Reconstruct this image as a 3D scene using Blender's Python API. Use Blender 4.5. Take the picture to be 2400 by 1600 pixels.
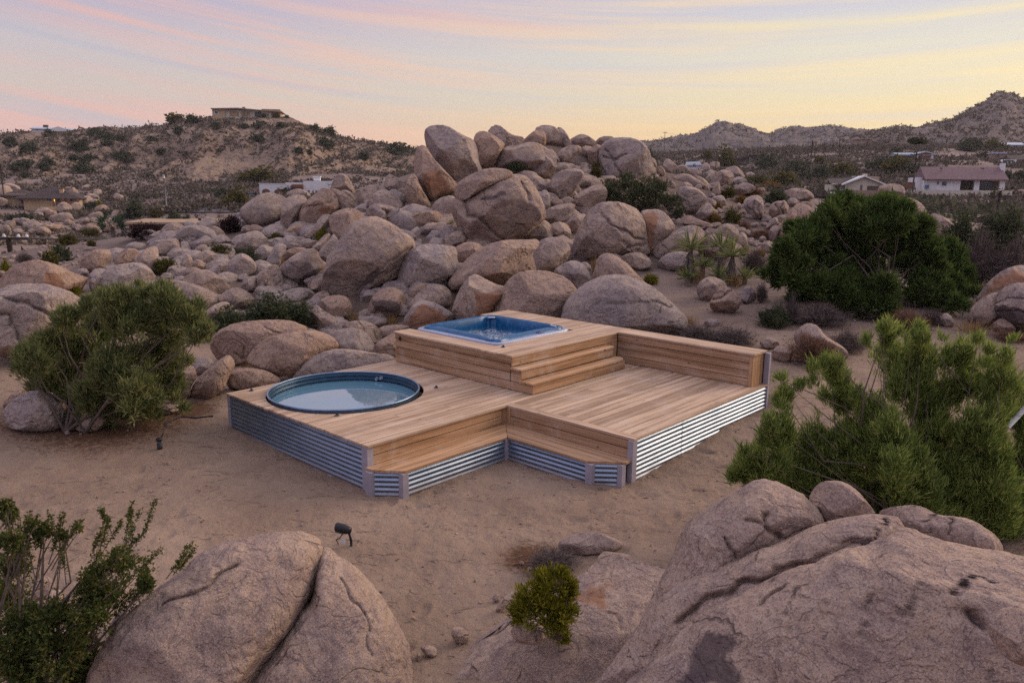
import bpy, bmesh, math, random
import numpy as np
from mathutils import Vector, Matrix
for _o in list(bpy.data.objects): bpy.data.objects.remove(_o)
SC = bpy.context.scene
COL = SC.collection
# ------------------------------------------------------------------ camera
ZD = 0.64                                   # deck surface above the sand
F, PI_, RO, YA, CX, CY, CZ = 1818.9053, .1994, .0099, -.7399, 11.7118, -5.9477, 3.3931
HC = CZ + ZD
fw = np.array([0, math.cos(PI_), -math.sin(PI_)]); _rt = np.array([1., 0, 0]); _up = np.cross(_rt, fw)
r2 = _rt*math.cos(RO) + _up*math.sin(RO); u2 = -_rt*math.sin(RO) + _up*math.cos(RO)
CAM = np.array([0, 0, HC])
cd = bpy.data.cameras.new("camera"); cam = bpy.data.objects.new("camera", cd); COL.objects.link(cam)
cd.sensor_width = 36; cd.sensor_fit = 'HORIZONTAL'; cd.lens = F/2400*36; cd.clip_start = .1; cd.clip_end = 6000
M = Matrix.Identity(4)
for i in range(3):
    M[i][0] = r2[i]; M[i][1] = u2[i]; M[i][2] = -fw[i]; M[i][3] = CAM[i]
cam.matrix_world = M
SC.camera = cam
SC.render.engine = 'CYCLES'
SC.cycles.use_denoising = False
SC.cycles.max_bounces = 6; SC.cycles.diffuse_bounces = 1; SC.cycles.glossy_bounces = 3
SC.cycles.transparent_max_bounces = 6; SC.cycles.sample_clamp_indirect = 4
SC.view_settings.view_transform = 'Standard'; SC.view_settings.look = 'None'
SC.view_settings.gamma = 1; SC.view_settings.use_curve_mapping = False
SC.view_settings.exposure = 0.34
def lin(r, g=None, b=None):
    def c(x):
        x = x/255.
        return x/12.92 if x <= .04045 else ((x+.055)/1.055)**2.4
    return (c(r), c(g), c(b), 1)
# ------------------------------------------------------------------ node helpers
def N(nt, typ, ins=None, **props):
    n = nt.nodes.new(typ)
    for k, v in props.items(): setattr(n, k, v)
    for k, v in (ins or {}).items():
        s = n.inputs[k]
        if isinstance(v, bpy.types.NodeSocket): nt.links.new(v, s)
        else:
            try: s.default_value = v
            except Exception: s.default_value = tuple(v)[:3]
    return n
def MA(nt, op, a, b=0., c=0., clamp=False):
    n = nt.nodes.new('ShaderNodeMath'); n.operation = op; n.use_clamp = clamp
    for i, v in enumerate((a, b, c)):
        if isinstance(v, bpy.types.NodeSocket): nt.links.new(v, n.inputs[i])
        else: n.inputs[i].default_value = v
    return n.outputs[0]
def RAMP(nt, fac, stops, interp='LINEAR'):
    n = nt.nodes.new('ShaderNodeValToRGB'); n.color_ramp.interpolation = interp
    e = n.color_ramp.elements
    while len(e) < len(stops): e.new(.5)
    for el, (p, c) in zip(e, stops):
        el.position = p; el.color = c if len(c) == 4 else tuple(c)+(1,)
    nt.links.new(fac, n.inputs[0]); return n.outputs[0]
def MIX(nt, fac, a, b, mode='MIX'):
    n = nt.nodes.new('ShaderNodeMix'); n.data_type = 'RGBA'; n.blend_type = mode; n.clamp_factor = True
    for i, v in ((0, fac), (6, a), (7, b)):
        if isinstance(v, bpy.types.NodeSocket): nt.links.new(v, n.inputs[i])
        else: n.inputs[i].default_value = v if i == 0 else (tuple(v)+(1,))[:4]
    return n.outputs[2]
def SMOOTH(nt, v, a, b):
    n = nt.nodes.new('ShaderNodeMapRange'); n.interpolation_type = 'SMOOTHSTEP'
    nt.links.new(v, n.inputs[0]); n.inputs[1].default_value = a; n.inputs[2].default_value = b
    return n.outputs[0]
# ------------------------------------------------------------------ world: dusk sky
SUN_EL, SUN_AZ = math.radians(9), math.radians(62)       # azimuth measured from +Y towards +X
W = bpy.data.worlds.new("World"); SC.world = W; W.use_nodes = True
nt = W.node_tree; nt.nodes.clear()
out = nt.nodes.new('ShaderNodeOutputWorld')
tc = nt.nodes.new('ShaderNodeTexCoord'); sp = N(nt, 'ShaderNodeSeparateXYZ', {0: tc.outputs['Generated']})
zx = MA(nt, 'MAXIMUM', sp.outputs[2], 0.0)
az = MA(nt, 'ARCTAN2', sp.outputs[0], sp.outputs[1])
left = RAMP(nt, zx, [(0, lin(226,174,156)), (.025, lin(222,174,170)), (.06, lin(214,182,178)), (.10, lin(205,190,183)),
    (.145, lin(198,188,192)), (.185, lin(188,176,192)), (.23, lin(176,170,198)), (.45, lin(184,184,208)), (1, lin(190,192,216))])
right = RAMP(nt, zx, [(0, lin(252,178,78)), (.03, lin(252,194,102)), (.06, lin(248,210,136)), (.10, lin(238,219,174)),
    (.15, lin(225,218,198)), (.19, lin(208,204,208)), (.23, lin(198,194,212)), (.45, lin(190,190,210)), (1, lin(190,192,216))])
back = RAMP(nt, zx, [(0, lin(112,108,140)), (.15, lin(128,126,168)), (.35, lin(160,160,204)), (.6, lin(180,182,212)), (1, lin(190,192,216))])
fr = SMOOTH(nt, az, -.55, .55)
base = MIX(nt, fr, left, right)
aaz = MA(nt, 'ABSOLUTE', MA(nt, 'SUBTRACT', az, .25))
base = MIX(nt, SMOOTH(nt, aaz, 1.0, 2.2), base, back)
dz = MA(nt, 'SUBTRACT', az, .3)
wv = MA(nt, 'SUBTRACT', zx, MA(nt, 'MULTIPLY', MA(nt, 'MULTIPLY', dz, dz), .10))
def cn(sa, sw, off, det=4., rough=.55, dist=.4):
    v = N(nt, 'ShaderNodeCombineXYZ', {0: MA(nt, 'MULTIPLY', az, sa), 1: MA(nt, 'MULTIPLY', wv, sw), 2: off})
    return N(nt, 'ShaderNodeTexNoise', {'Vector': v.outputs[0], 'Scale': 1., 'Detail': det, 'Roughness': rough, 'Distortion': dist}).outputs[0]
n1 = SMOOTH(nt, cn(1.6, 38, 3.1), .47, .68); n2 = SMOOTH(nt, cn(2.6, 85, 8.7, 5.), .48, .75); n3 = SMOOTH(nt, cn(1.1, 30, 14.2), .50, .70)
ccol = MIX(nt, fr, lin(232,178,168), lin(252,226,168))
g = MIX(nt, MA(nt, 'MULTIPLY', n1, .58), base, ccol)
g = MIX(nt, MA(nt, 'MULTIPLY', n2, .5), g, ccol)
g = MIX(nt, MA(nt, 'MULTIPLY', n3, .58), g, MIX(nt, fr, lin(174,178,198), lin(214,210,208)))
st = MA(nt, 'DIVIDE', MA(nt, 'SUBTRACT', wv, MA(nt, 'ADD', .172, MA(nt, 'MULTIPLY', cn(3.0, 6, 1.3, 2.), .014))), .0062)
st = MA(nt, 'POWER', 2.718, MA(nt, 'MULTIPLY', MA(nt, 'MULTIPLY', st, st), -1.))
st = MA(nt, 'MULTIPLY', st, MA(nt, 'MULTIPLY', SMOOTH(nt, az, -.5, -.2), SMOOTH(nt, cn(5, 40, 5.5), .3, .55)))
g = MIX(nt, MA(nt, 'MULTIPLY', st, .36), g, MIX(nt, SMOOTH(nt, az, -.1, .3), lin(240,178,160), lin(255,232,160)))
bg = N(nt, 'ShaderNodeBackground', {'Color': g, 'Strength': MA(nt, 'MULTIPLY_ADD', SMOOTH(nt, zx, .26, .62), .42, .80)})
sky = nt.nodes.new('ShaderNodeTexSky'); sky.sky_type = 'NISHITA'; sky.sun_disc = False
sky.sun_elevation = SUN_EL; sky.sun_rotation = SUN_AZ
bg2 = N(nt, 'ShaderNodeBackground', {'Color': sky.outputs[0], 'Strength': .012})
nt.links.new(N(nt, 'ShaderNodeAddShader', {0: bg.outputs[0], 1: bg2.outputs[0]}).outputs[0], out.inputs[0])
# ------------------------------------------------------------------ the afterglow as one very soft low sun
sd = bpy.data.lights.new("sun", 'SUN'); sd.energy = 2.1; sd.angle = math.radians(36); sd.color = (1., .76, .54)
so = bpy.data.objects.new("sun", sd); COL.objects.link(so)
_d = Vector((math.sin(SUN_AZ)*math.cos(SUN_EL+.2), math.cos(SUN_AZ)*math.cos(SUN_EL+.2), math.sin(SUN_EL+.2)))
so.rotation_euler = _d.to_track_quat('Z', 'Y').to_euler(); so.location = (30, 10, 40)
# ------------------------------------------------------------------ projection, noise, mesh helpers
def ray(px, py):
    px = np.asarray(px, float); py = np.asarray(py, float)
    return fw + r2*((px-1200)/F)[..., None] - u2*((py-800)/F)[..., None]
def at(px, py, t): return CAM + ray(px, py)*np.asarray(t, float)[..., None]
def proj(P):
    d = np.asarray(P, float) - CAM; w = d@fw
    return np.stack([1200+F*(d@r2)/w, 800-F*(d@u2)/w], -1)
_rs = np.random.RandomState(7)
_G = _rs.normal(size=(4096, 3)); _G /= np.linalg.norm(_G, axis=1)[:, None]
def pn(p, seed=0):
    p = np.asarray(p, float); i = np.floor(p).astype(np.int64); f = p-i
    u = f*f*f*(f*(f*6-15)+10); r = 0
    for a in (0, 1):
        wa = u[..., 0] if a else 1-u[..., 0]
        for b in (0, 1):
            wb = wa*(u[..., 1] if b else 1-u[..., 1])
            for c in (0, 1):
                h = ((i[..., 0]+a)*73856093) ^ ((i[..., 1]+b)*19349663) ^ ((i[..., 2]+c)*83492791) ^ (seed*2654435761)
                g_ = _G[(h ^ (h >> 13)) & 4095]
                r = r + wb*(u[..., 2] if c else 1-u[..., 2])*(g_[..., 0]*(f[..., 0]-a)+g_[..., 1]*(f[..., 1]-b)+g_[..., 2]*(f[..., 2]-c))
    return r*1.6
def fbm(p, o=4, seed=0, gain=.5):
    a, s, r = 1., 0, 0
    for k in range(o):
        r = r + a*pn(p*(2.03**k), seed+k*17); a *= gain
    return r
def tag(o, label=None, cat=None, group=None, kind=None):
    if label: o['label'] = label
    if cat: o['category'] = cat
    if group: o['group'] = group
    if kind: o['kind'] = kind
    return o
def mesh_np(name, V, Fc, mats, smooth=True, mi=None):
    """V (n,3); Fc (m,3|4) int array or list of lists"""
    me = bpy.data.meshes.new(name); V = np.asarray(V, np.float32)
    if isinstance(Fc, np.ndarray):
        k = Fc.shape[1]
        me.vertices.add(len(V)); me.vertices.foreach_set('co', V.ravel())
        me.loops.add(Fc.size); me.loops.foreach_set('vertex_index', Fc.ravel().astype(np.int32))
        me.polygons.add(len(Fc)); me.polygons.foreach_set('loop_start', np.arange(0, Fc.size, k, dtype=np.int32))
        me.polygons.foreach_set('loop_total', np.full(len(Fc), k, np.int32))
        me.update(calc_edges=True)
    else: me.from_pydata(V.tolist(), [], Fc); me.update()
    if mi is not None: me.polygons.foreach_set('material_index', np.asarray(mi, np.int32))
    if smooth: me.polygons.foreach_set('use_smooth', np.ones(len(me.polygons), bool))
    for m in (mats if isinstance(mats, (list, tuple)) else [mats]): me.materials.append(m)
    return me
def link(name, me, parent=None, loc=None, rz=None, scale=None):
    o = bpy.data.objects.new(name, me); COL.objects.link(o)
    if parent: o.parent = parent
    if loc is not None: o.location = tuple(float(x) for x in loc)
    if rz is not None: o.rotation_euler = (0, 0, rz)
    if scale is not None: o.scale = scale if hasattr(scale, '__len__') else (scale,)*3
    return o
def empty(name, loc, rz=0, **k):
    o = link(name, None, None, loc, rz); o.empty_display_size = .2; tag(o, **k); return o
class MB:
    def __init__(s): s.v = []; s.f = []
    def add(s, V, Fs):
        n = len(s.v); s.v += [tuple(float(c) for c in p) for p in V]; s.f += [[i+n for i in q] for q in Fs]; return s
    def box(s, x0, y0, z0, x1, y1, z1):
        return s.add([(x0,y0,z0),(x1,y0,z0),(x1,y1,z0),(x0,y1,z0),(x0,y0,z1),(x1,y0,z1),(x1,y1,z1),(x0,y1,z1)],
            [(3,2,1,0),(4,5,6,7),(0,1,5,4),(1,2,6,5),(2,3,7,6),(3,0,4,7)])
    def prism(s, poly, z0, z1):
        n = len(poly); a = sum(poly[i][0]*poly[(i+1) % n][1]-poly[(i+1) % n][0]*poly[i][1] for i in range(n))
        if a < 0: poly = poly[::-1]
        V = [(x, y, z0) for x, y in poly]+[(x, y, z1) for x, y in poly]
        return s.add(V, [list(range(n))[::-1], list(range(n, 2*n))]+[(i, (i+1) % n, n+(i+1) % n, n+i) for i in range(n)])
    def prism_y(s, poly, y0, y1):          # polygon in x,z extruded along y
        n = len(poly); a = sum(poly[i][0]*poly[(i+1) % n][1]-poly[(i+1) % n][0]*poly[i][1] for i in range(n))
        if a > 0: poly = poly[::-1]
        V = [(x, y0, z) for x, z in poly]+[(x, y1, z) for x, z in poly]
        return s.add(V, [list(range(n))[::-1], list(range(n, 2*n))]+[(i, (i+1) % n, n+(i+1) % n, n+i) for i in range(n)])
    def prism_x(s, poly, x0, x1):          # polygon in y,z extruded along x
        n = len(poly); a = sum(poly[i][0]*poly[(i+1) % n][1]-poly[(i+1) % n][0]*poly[i][1] for i in range(n))
        if a < 0: poly = poly[::-1]
        V = [(x0, y, z) for y, z in poly]+[(x1, y, z) for y, z in poly]
        return s.add(V, [list(range(n))[::-1], list(range(n, 2*n))]+[(i, (i+1) % n, n+(i+1) % n, n+i) for i in range(n)])
    def tube(s, pts, rads, k=6, cap=True):
        pts = [Vector(p) for p in pts]; n = len(pts); V = []; Fs = []
        if not hasattr(rads, '__len__'): rads = [rads]*n
        for i, p in enumerate(pts):
            t = (pts[min(i+1, n-1)]-pts[max(i-1, 0)]).normalized()
            a = t.cross(Vector((0, 0, 1)) if abs(t.z) < .9 else Vector((1, 0, 0))).normalized(); b = t.cross(a)
            for j in range(k):
                an = 2*math.pi*j/k; V.append(p+(a*math.cos(an)+b*math.sin(an))*rads[i])
        for i in range(n-1):
            for j in range(k):
                Fs.append((i*k+j, i*k+(j+1) % k, (i+1)*k+(j+1) % k, (i+1)*k+j))
        if cap: Fs += [list(range(k)), list(range((n-1)*k, n*k))[::-1]]
        return s.add(V, Fs)
    def lathe(s, prof, k=32, c=(0, 0), a0=0, a1=2*math.pi):
        V = []; Fs = []; n = len(prof)
        for j in range(k):
            an = a0+(a1-a0)*j/k
            for r, z in prof: V.append((c[0]+r*math.cos(an), c[1]+r*math.sin(an), z))
        for j in range(k):
            for i in range(n-1):
                a, b = j*n+i, ((j+1) % k)*n+i; Fs.append((a, b, b+1, a+1))
        return s.add(V, Fs)
    def build(s, name, mat, parent=None, smooth=False, bevel=0, loc=None, rz=None):
        me = mesh_np(name, np.array(s.v), s.f, mat, smooth)
        o = link(name, me, parent, loc, rz)
        if bevel:
            m = o.modifiers.new('bevel', 'BEVEL'); m.width = bevel; m.segments = 2; m.limit_method = 'ANGLE'
        return o
def copy_tree(o, parent=None, label=None):
    c = o.copy(); COL.objects.link(c)
    if parent: c.parent = parent
    if label: c['label'] = label
    for ch in list(o.children): copy_tree(ch, c)
    return c
# ------------------------------------------------------------------ materials
def mat(name):
    m = bpy.data.materials.new(name); m.use_nodes = True; nt = m.node_tree; nt.nodes.clear()
    o = nt.nodes.new('ShaderNodeOutputMaterial'); b = nt.nodes.new('ShaderNodeBsdfPrincipled')
    nt.links.new(b.outputs[0], o.inputs[0]); return m, nt, b
def setc(nt, b, k, v):
    if isinstance(v, bpy.types.NodeSocket): nt.links.new(v, b.inputs[k])
    else: b.inputs[k].default_value = v
def NOI(nt, vec, scale, det=4., rough=.55, dist=0.):
    return N(nt, 'ShaderNodeTexNoise', {'Vector': vec, 'Scale': scale, 'Detail': det, 'Roughness': rough, 'Distortion': dist}).outputs[0]
def BUMP(nt, b, h, dist, strength=1.):
    n = N(nt, 'ShaderNodeBump', {'Height': h, 'Distance': dist, 'Strength': strength}); nt.links.new(n.outputs[0], b.inputs['Normal'])
def mapping(nt, vec, scale=(1, 1, 1), loc=None):
    n = N(nt, 'ShaderNodeMapping', {'Vector': vec, 'Scale': scale})
    if loc is not None: nt.links.new(loc, n.inputs['Location'])
    return n.outputs[0]
def simple(name, col, rough=.6, metal=0., var=.15, scale=3., spec=.3):
    m, nt, b = mat(name); v = nt.nodes.new('ShaderNodeTexCoord').outputs['Object']
    n = NOI(nt, v, scale, 5.)
    setc(nt, b, 'Base Color', RAMP(nt, n, [(.3, tuple(c*(1-var) for c in col)), (.7, tuple(min(1, c*(1+var)) for c in col))]))
    b.inputs['Roughness'].default_value = rough; b.inputs['Metallic'].default_value = metal
    b.inputs['Specular IOR Level'].default_value = spec
    return m
def granite(name, sc=1., fix=None):
    m, nt, b = mat(name); tcn = nt.nodes.new('ShaderNodeTexCoord'); oi = nt.nodes.new('ShaderNodeObjectInfo')
    rnd = oi.outputs['Random']
    off = N(nt, 'ShaderNodeCombineXYZ', {0: MA(nt, 'MULTIPLY', rnd, 37.), 1: MA(nt, 'MULTIPLY', rnd, 91.), 2: MA(nt, 'MULTIPLY', rnd, 17.)}).outputs[0]
    v = mapping(nt, tcn.outputs['Object'], (sc, sc, sc), off)
    n1 = NOI(nt, v, 1.1, 6., .6, .6); n2 = NOI(nt, v, 3.4, 6., .65, .3); n3 = NOI(nt, v, 46., 3., .8); n4 = NOI(nt, v, 15., 5., .7)
    c = RAMP(nt, n1, [(.30, (.235, .178, .170)), (.44, (.325, .238, .205)), (.56, (.435, .318, .240)), (.72, (.37, .264, .218))])
    c = MIX(nt, MA(nt, 'MULTIPLY', SMOOTH(nt, n2, .52, .66), .55), c, (.46, .36, .295))
    c = MIX(nt, MA(nt, 'MULTIPLY', SMOOTH(nt, n2, .46, .36), .62), c, (.18, .140, .142))
    # rusty varnish on some stones, lilac grey on others
    if fix is not None: rnd = MA(nt, 'ADD', fix, 0.)
    c = MIX(nt, MA(nt, 'MULTIPLY', SMOOTH(nt, rnd, .55, 1.), .65), c, (.36, .225, .155))
    c = MIX(nt, MA(nt, 'MULTIPLY', SMOOTH(nt, rnd, .30, .0), .5), c, (.35, .30, .295))
    n5 = NOI(nt, mapping(nt, tcn.outputs['Object'], (sc*2.2, sc*2.2, sc*.5), off), 1.3, 5., .6, .8)
    c = MIX(nt, MA(nt, 'MULTIPLY', SMOOTH(nt, n5, .58, .72), .40), c, (.165, .118, .10))
    # mineral speckle
    c = MIX(nt, MA(nt, 'MULTIPLY', SMOOTH(nt, n3, .54, .66), .62), c, (.60, .50, .45))
    c = MIX(nt, MA(nt, 'MULTIPLY', SMOOTH(nt, n3, .46, .36), .70), c, (.085, .07, .078))
    c = MIX(nt, MA(nt, 'MULTIPLY', SMOOTH(nt, n4, .565, .62), .55), c, (.125, .095, .095))
    # hairline joints
    vd = N(nt, 'ShaderNodeVectorMath', {0: v, 1: N(nt, 'ShaderNodeVectorMath', {0: N(nt, 'ShaderNodeTexNoise', {'Vector': v, 'Scale': 1.3, 'Detail': 4.}).outputs[1], 1: (1.1, 1.1, 1.1)}, operation='MULTIPLY').outputs[0]}, operation='ADD').outputs[0]
    vo = N(nt, 'ShaderNodeTexVoronoi', {'Vector': vd, 'Scale': .38}, feature='DISTANCE_TO_EDGE').outputs[0]
    cr = MA(nt, 'MULTIPLY', SMOOTH(nt, vo, .012, .0), SMOOTH(nt, n1, .52, .62))
    c = MIX(nt, MA(nt, 'MULTIPLY', cr, .55), c, (.11, .08, .07))
    at_ = N(nt, 'ShaderNodeAttribute', attribute_name='Stain'); s3 = N(nt, 'ShaderNodeSeparateColor', {0: at_.outputs['Color']})
    nn = MA(nt, 'MULTIPLY_ADD', n4, .8, .25)
    c = MIX(nt, SMOOTH(nt, MA(nt, 'MULTIPLY', s3.outputs[0], nn), .18, .52), c, MIX(nt, n2, (.27, .14, .085), (.36, .20, .13)))
    c = MIX(nt, MA(nt, 'MULTIPLY', SMOOTH(nt, MA(nt, 'MULTIPLY', s3.outputs[1], nn), .24, .50), .80), c, (.075, .058, .062))
    setc(nt, b, 'Base Color', c); b.inputs['Roughness'].default_value = .93; b.inputs['Specular IOR Level'].default_value = .12
    h = MA(nt, 'ADD', MA(nt, 'MULTIPLY', n4, .55), MA(nt, 'ADD', MA(nt, 'MULTIPLY', n3, .22), MA(nt, 'MULTIPLY', n2, 1.2)))
    rg = MA(nt, 'ABSOLUTE', MA(nt, 'SUBTRACT', NOI(nt, v, 1.7, 5., .55, .9), .5)); rg = SMOOTH(nt, rg, .0, .06)
    c = MIX(nt, MA(nt, 'MULTIPLY', MA(nt, 'SUBTRACT', 1., rg), .10), c, (.16, .12, .11)); setc(nt, b, 'Base Color', c)
    h = MA(nt, 'ADD', h, MA(nt, 'MULTIPLY', rg, .45))
    h = MA(nt, 'SUBTRACT', h, MA(nt, 'MULTIPLY', cr, 1.1))
    BUMP(nt, b, h, .06/sc, .85); return m
def foliage(name, ca, cb, cc=None, rough=.7, trans=.25):
    m = bpy.data.materials.new(name); m.use_nodes = True; nt = m.node_tree; nt.nodes.clear()
    o = nt.nodes.new('ShaderNodeOutputMaterial'); g_ = nt.nodes.new('ShaderNodeNewGeometry'); oi = nt.nodes.new('ShaderNodeObjectInfo')
    r = MA(nt, 'FRACT', MA(nt, 'ADD', g_.outputs['Random Per Island'], oi.outputs['Random']))
    n = NOI(nt, nt.nodes.new('ShaderNodeTexCoord').outputs['Object'], 2.2, 3.)
    f = MA(nt, 'ADD', MA(nt, 'MULTIPLY', r, .6), MA(nt, 'MULTIPLY', n, .5))
    c = RAMP(nt, f, [(.25, ca), (.62, cb), (.92, cc or cb)])
    d = N(nt, 'ShaderNodeBsdfDiffuse', {'Color': c}); t = N(nt, 'ShaderNodeBsdfTranslucent', {'Color': c})
    mx = N(nt, 'ShaderNodeMixShader', {0: trans, 1: d.outputs[0], 2: t.outputs[0]})
    nt.links.new(mx.outputs[0], o.inputs[0]); return m
def wood(name, axis, ca=(.56, .40, .285), cb=(.35, .225, .148), cc=(.68, .52, .39)):
    m, nt, b = mat(name); tcn = nt.nodes.new('ShaderNodeTexCoord'); g_ = nt.nodes.new('ShaderNodeNewGeometry')
    ri = g_.outputs['Random Per Island']
    off = N(nt, 'ShaderNodeCombineXYZ', {0: MA(nt, 'MULTIPLY', ri, 31.), 1: MA(nt, 'MULTIPLY', ri, 77.), 2: MA(nt, 'MULTIPLY', ri, 53.)}).outputs[0]
    s = [30., 30., 30.]; s[axis] = .6; s2 = [8., 8., 8.]; s2[axis] = .35
    v = mapping(nt, tcn.outputs['Object'], tuple(s), off); v2 = mapping(nt, tcn.outputs['Object'], tuple(s2), off)
    gr = NOI(nt, v, 1., 5., .6, 1.2); br = NOI(nt, v2, 1., 4., .6, .5)
    c = RAMP(nt, gr, [(.30, cb), (.50, ca), (.68, cc)])
    c = MIX(nt, MA(nt, 'MULTIPLY', SMOOTH(nt, br, .42, .62), .70), c, tuple(x*.78 for x in cb))
    c = MIX(nt, .62, c, RAMP(nt, ri, [(0, (.60, .55, .48)), (.25, (.95, .92, .86)), (.5, (.78, .72, .64)), (.75, (1, .98, .93)), (1, (.68, .60, .50))]), 'MULTIPLY')
    # dusty, footworn patches
    du = NOI(nt, tcn.outputs['Object'], 1.7, 6., .65, .4)
    c = MIX(nt, MA(nt, 'MULTIPLY', SMOOTH(nt, du, .50, .68), .38), c, (.56, .44, .36))
    c = MIX(nt, MA(nt, 'MULTIPLY', SMOOTH(nt, du, .44, .30), .34), c, (.27, .18, .13))
    s4 = [3.2, 3.2, 3.2]; s4[axis] = 1.5
    kv = mapping(nt, tcn.outputs['Object'], tuple(s4), off)
    k = N(nt, 'ShaderNodeTexVoronoi', {'Vector': kv, 'Scale': 1.25}, feature='F1').outputs[0]
    c = MIX(nt, MA(nt, 'MULTIPLY', SMOOTH(nt, k, .085, .03), .85), c, (.13, .062, .032))
    setc(nt, b, 'Base Color', c); b.inputs['Roughness'].default_value = .68; b.inputs['Specular IOR Level'].default_value = .25
    BUMP(nt, b, gr, .006, .6); return m
ROCK = granite('granite'); ROCKF = granite('granite_far', .55); ROCKN = granite('granite_near', 1.9, .73)
WOODV = wood('deck_boards_v', 1); WOODU = wood('deck_boards_u', 0)
FRESHU = wood('side_boards_u', 0, (.47, .295, .18), (.30, .165, .085), (.56, .38, .25)); FRESHV = wood('side_boards_v', 1, (.52, .315, .18), (.34, .18, .085), (.60, .40, .25))
FRESHZ = wood('end_boards', 2, (.52, .30, .15), (.36, .185, .085), (.56, .36, .21))
m, nt, b = mat('corrugated_steel'); v = nt.nodes.new('ShaderNodeTexCoord').outputs['Object']
n = NOI(nt, v, 2.3, 5.); n2 = NOI(nt, v, 40., 3.); STEEL = m
c_ = RAMP(nt, n, [(.3, (.21, .27, .36)), (.7, (.30, .36, .45))])
sz_ = N(nt, 'ShaderNodeSeparateXYZ', {0: v}).outputs[2]
du_ = SMOOTH(nt, MA(nt, 'ADD', sz_, MA(nt, 'MULTIPLY', n, .22)), -.38, -.62)
setc(nt, b, 'Base Color', MIX(nt, MA(nt, 'MULTIPLY', du_, .5), c_, (.40, .31, .24)))
b.inputs['Metallic'].default_value = 1.; setc(nt, b, 'Roughness', MA(nt, 'ADD', MA(nt, 'MULTIPLY', n2, .22), MA(nt, 'MULTIPLY_ADD', du_, .3, .34)))
TRIM = simple('painted_trim', (.33, .30, .345), .55, .0, .12, 6.)
GALV = simple('galvanised', (.19, .27, .39), .38, .8, .2, 5.)
TANKIN = simple('tank_lining', (.02, .055, .10), .4, .35, .2, 4.)
DARK = simple('black_plastic', (.016, .017, .02), .45); DARKGAP = simple('gap_shade', (.03, .022, .018), .9)  # the deck gap colour is near-black, painting in shade between boards
m, nt, b = mat('still_water'); STILL = m
b.inputs['Base Color'].default_value = (.11, .235, .32, 1); b.inputs['Roughness'].default_value = .015; b.inputs['IOR'].default_value = 4.6
v = nt.nodes.new('ShaderNodeTexCoord').outputs['Object']; BUMP(nt, b, NOI(nt, v, 5., 2.), .0015, .5)
m, nt, b = mat('bubbling_water'); BUBBLE = m
v = nt.nodes.new('ShaderNodeTexCoord').outputs['Object']; n = NOI(nt, v, 9., 5., .65, 1.); n2 = NOI(nt, v, 30., 4., .7, .5); n3 = NOI(nt, v, 1.6, 3.)
fo = MA(nt, 'MULTIPLY', SMOOTH(nt, MA(nt, 'ADD', MA(nt, 'MULTIPLY', n, .5), MA(nt, 'MULTIPLY', n2, .5)), .46, .58), SMOOTH(nt, n3, .30, .52))
setc(nt, b, 'Base Color', MIX(nt, MA(nt, 'MULTIPLY', fo, .92), (.022, .10, .22), (.80, .84, .88))); b.inputs['Roughness'].default_value = .06; b.inputs['IOR'].default_value = 1.5
BUMP(nt, b, MA(nt, 'ADD', n, MA(nt, 'MULTIPLY', n2, .5)), .05, 1.)
m, nt, b = mat('tub_acrylic'); ACRYL = m; v = nt.nodes.new('ShaderNodeTexCoord').outputs['Object']; n = NOI(nt, v, 7., 6., .7, 1.5)
setc(nt, b, 'Base Color', RAMP(nt, n, [(.3, (.005, .055, .145)), (.55, (.011, .10, .24)), (.75, (.04, .17, .34))])); b.inputs['Roughness'].default_value = .28; b.inputs['Specular IOR Level'].default_value = .35
m, nt, b = mat('tub_lip'); LIP = m; v = nt.nodes.new('ShaderNodeTexCoord').outputs['Object']; n = NOI(nt, v, 9., 6., .7, 1.5)
setc(nt, b, 'Base Color', RAMP(nt, n, [(.3, (.25, .28, .40)), (.6, (.37, .40, .52))])); b.inputs['Roughness'].default_value = .2
PILLOW = simple('headrest', (.02, .05, .16), .5)
BARK = simple('bark', (.13, .098, .082), .9, 0, .35, 14.); BARKG = simple('grey_branch', (.24, .20, .19), .9, 0, .3, 14.)
JUN_L = foliage('juniper_left', (.072, .098, .042), (.20, .225, .08), (.36, .32, .14), trans=.35)
JUN_R = foliage('juniper_right', (.085, .135, .034), (.245, .31, .075), (.39, .41, .13), trans=.4)
JUN_B = foliage('juniper_big', (.028, .055, .018), (.085, .13, .032), (.15, .185, .05), trans=.35)
FO_DARK = foliage('dark_scrub', (.034, .045, .024), (.082, .096, .048), (.13, .135, .075))
FO_OLIVE = foliage('olive_scrub', (.052, .054, .016), (.105, .095, .028), (.175, .135, .04))
FO_GOLD = foliage('golden_scrub', (.12, .072, .018), (.22, .13, .03), (.33, .20, .06))
FO_GREY = foliage('grey_twigs', (.07, .052, .048), (.14, .105, .095), (.21, .165, .145), trans=.05)
FO_RED = foliage('russet_twigs', (.12, .058, .035), (.20, .105, .065), (.27, .165, .11), trans=.1)
FO_DRY = foliage('dry_grass', (.26, .15, .06), (.38, .24, .10), (.48, .34, .18))
FO_YEL = foliage('yellow_green_scrub', (.075, .085, .010), (.21, .20, .020), (.36, .27, .04))
FO_YUC = foliage('yucca_blades', (.09, .12, .045), (.20, .23, .08), (.34, .32, .13))
FO_DEAD = foliage('dead_yucca_leaves', (.06, .05, .052), (.12, .10, .095), (.20, .17, .15), trans=.05)
FO_CREO = foliage('creosote_leaves', (.040, .058, .020), (.10, .125, .036), (.23, .16, .055), trans=.35)
FO_PINE = foliage('distant_foliage', (.042, .048, .030), (.080, .088, .054), (.125, .13, .082))
FO_PURP = foliage('purple_hedge', (.022, .012, .015), (.045, .022, .026), (.06, .035, .035))
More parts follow.
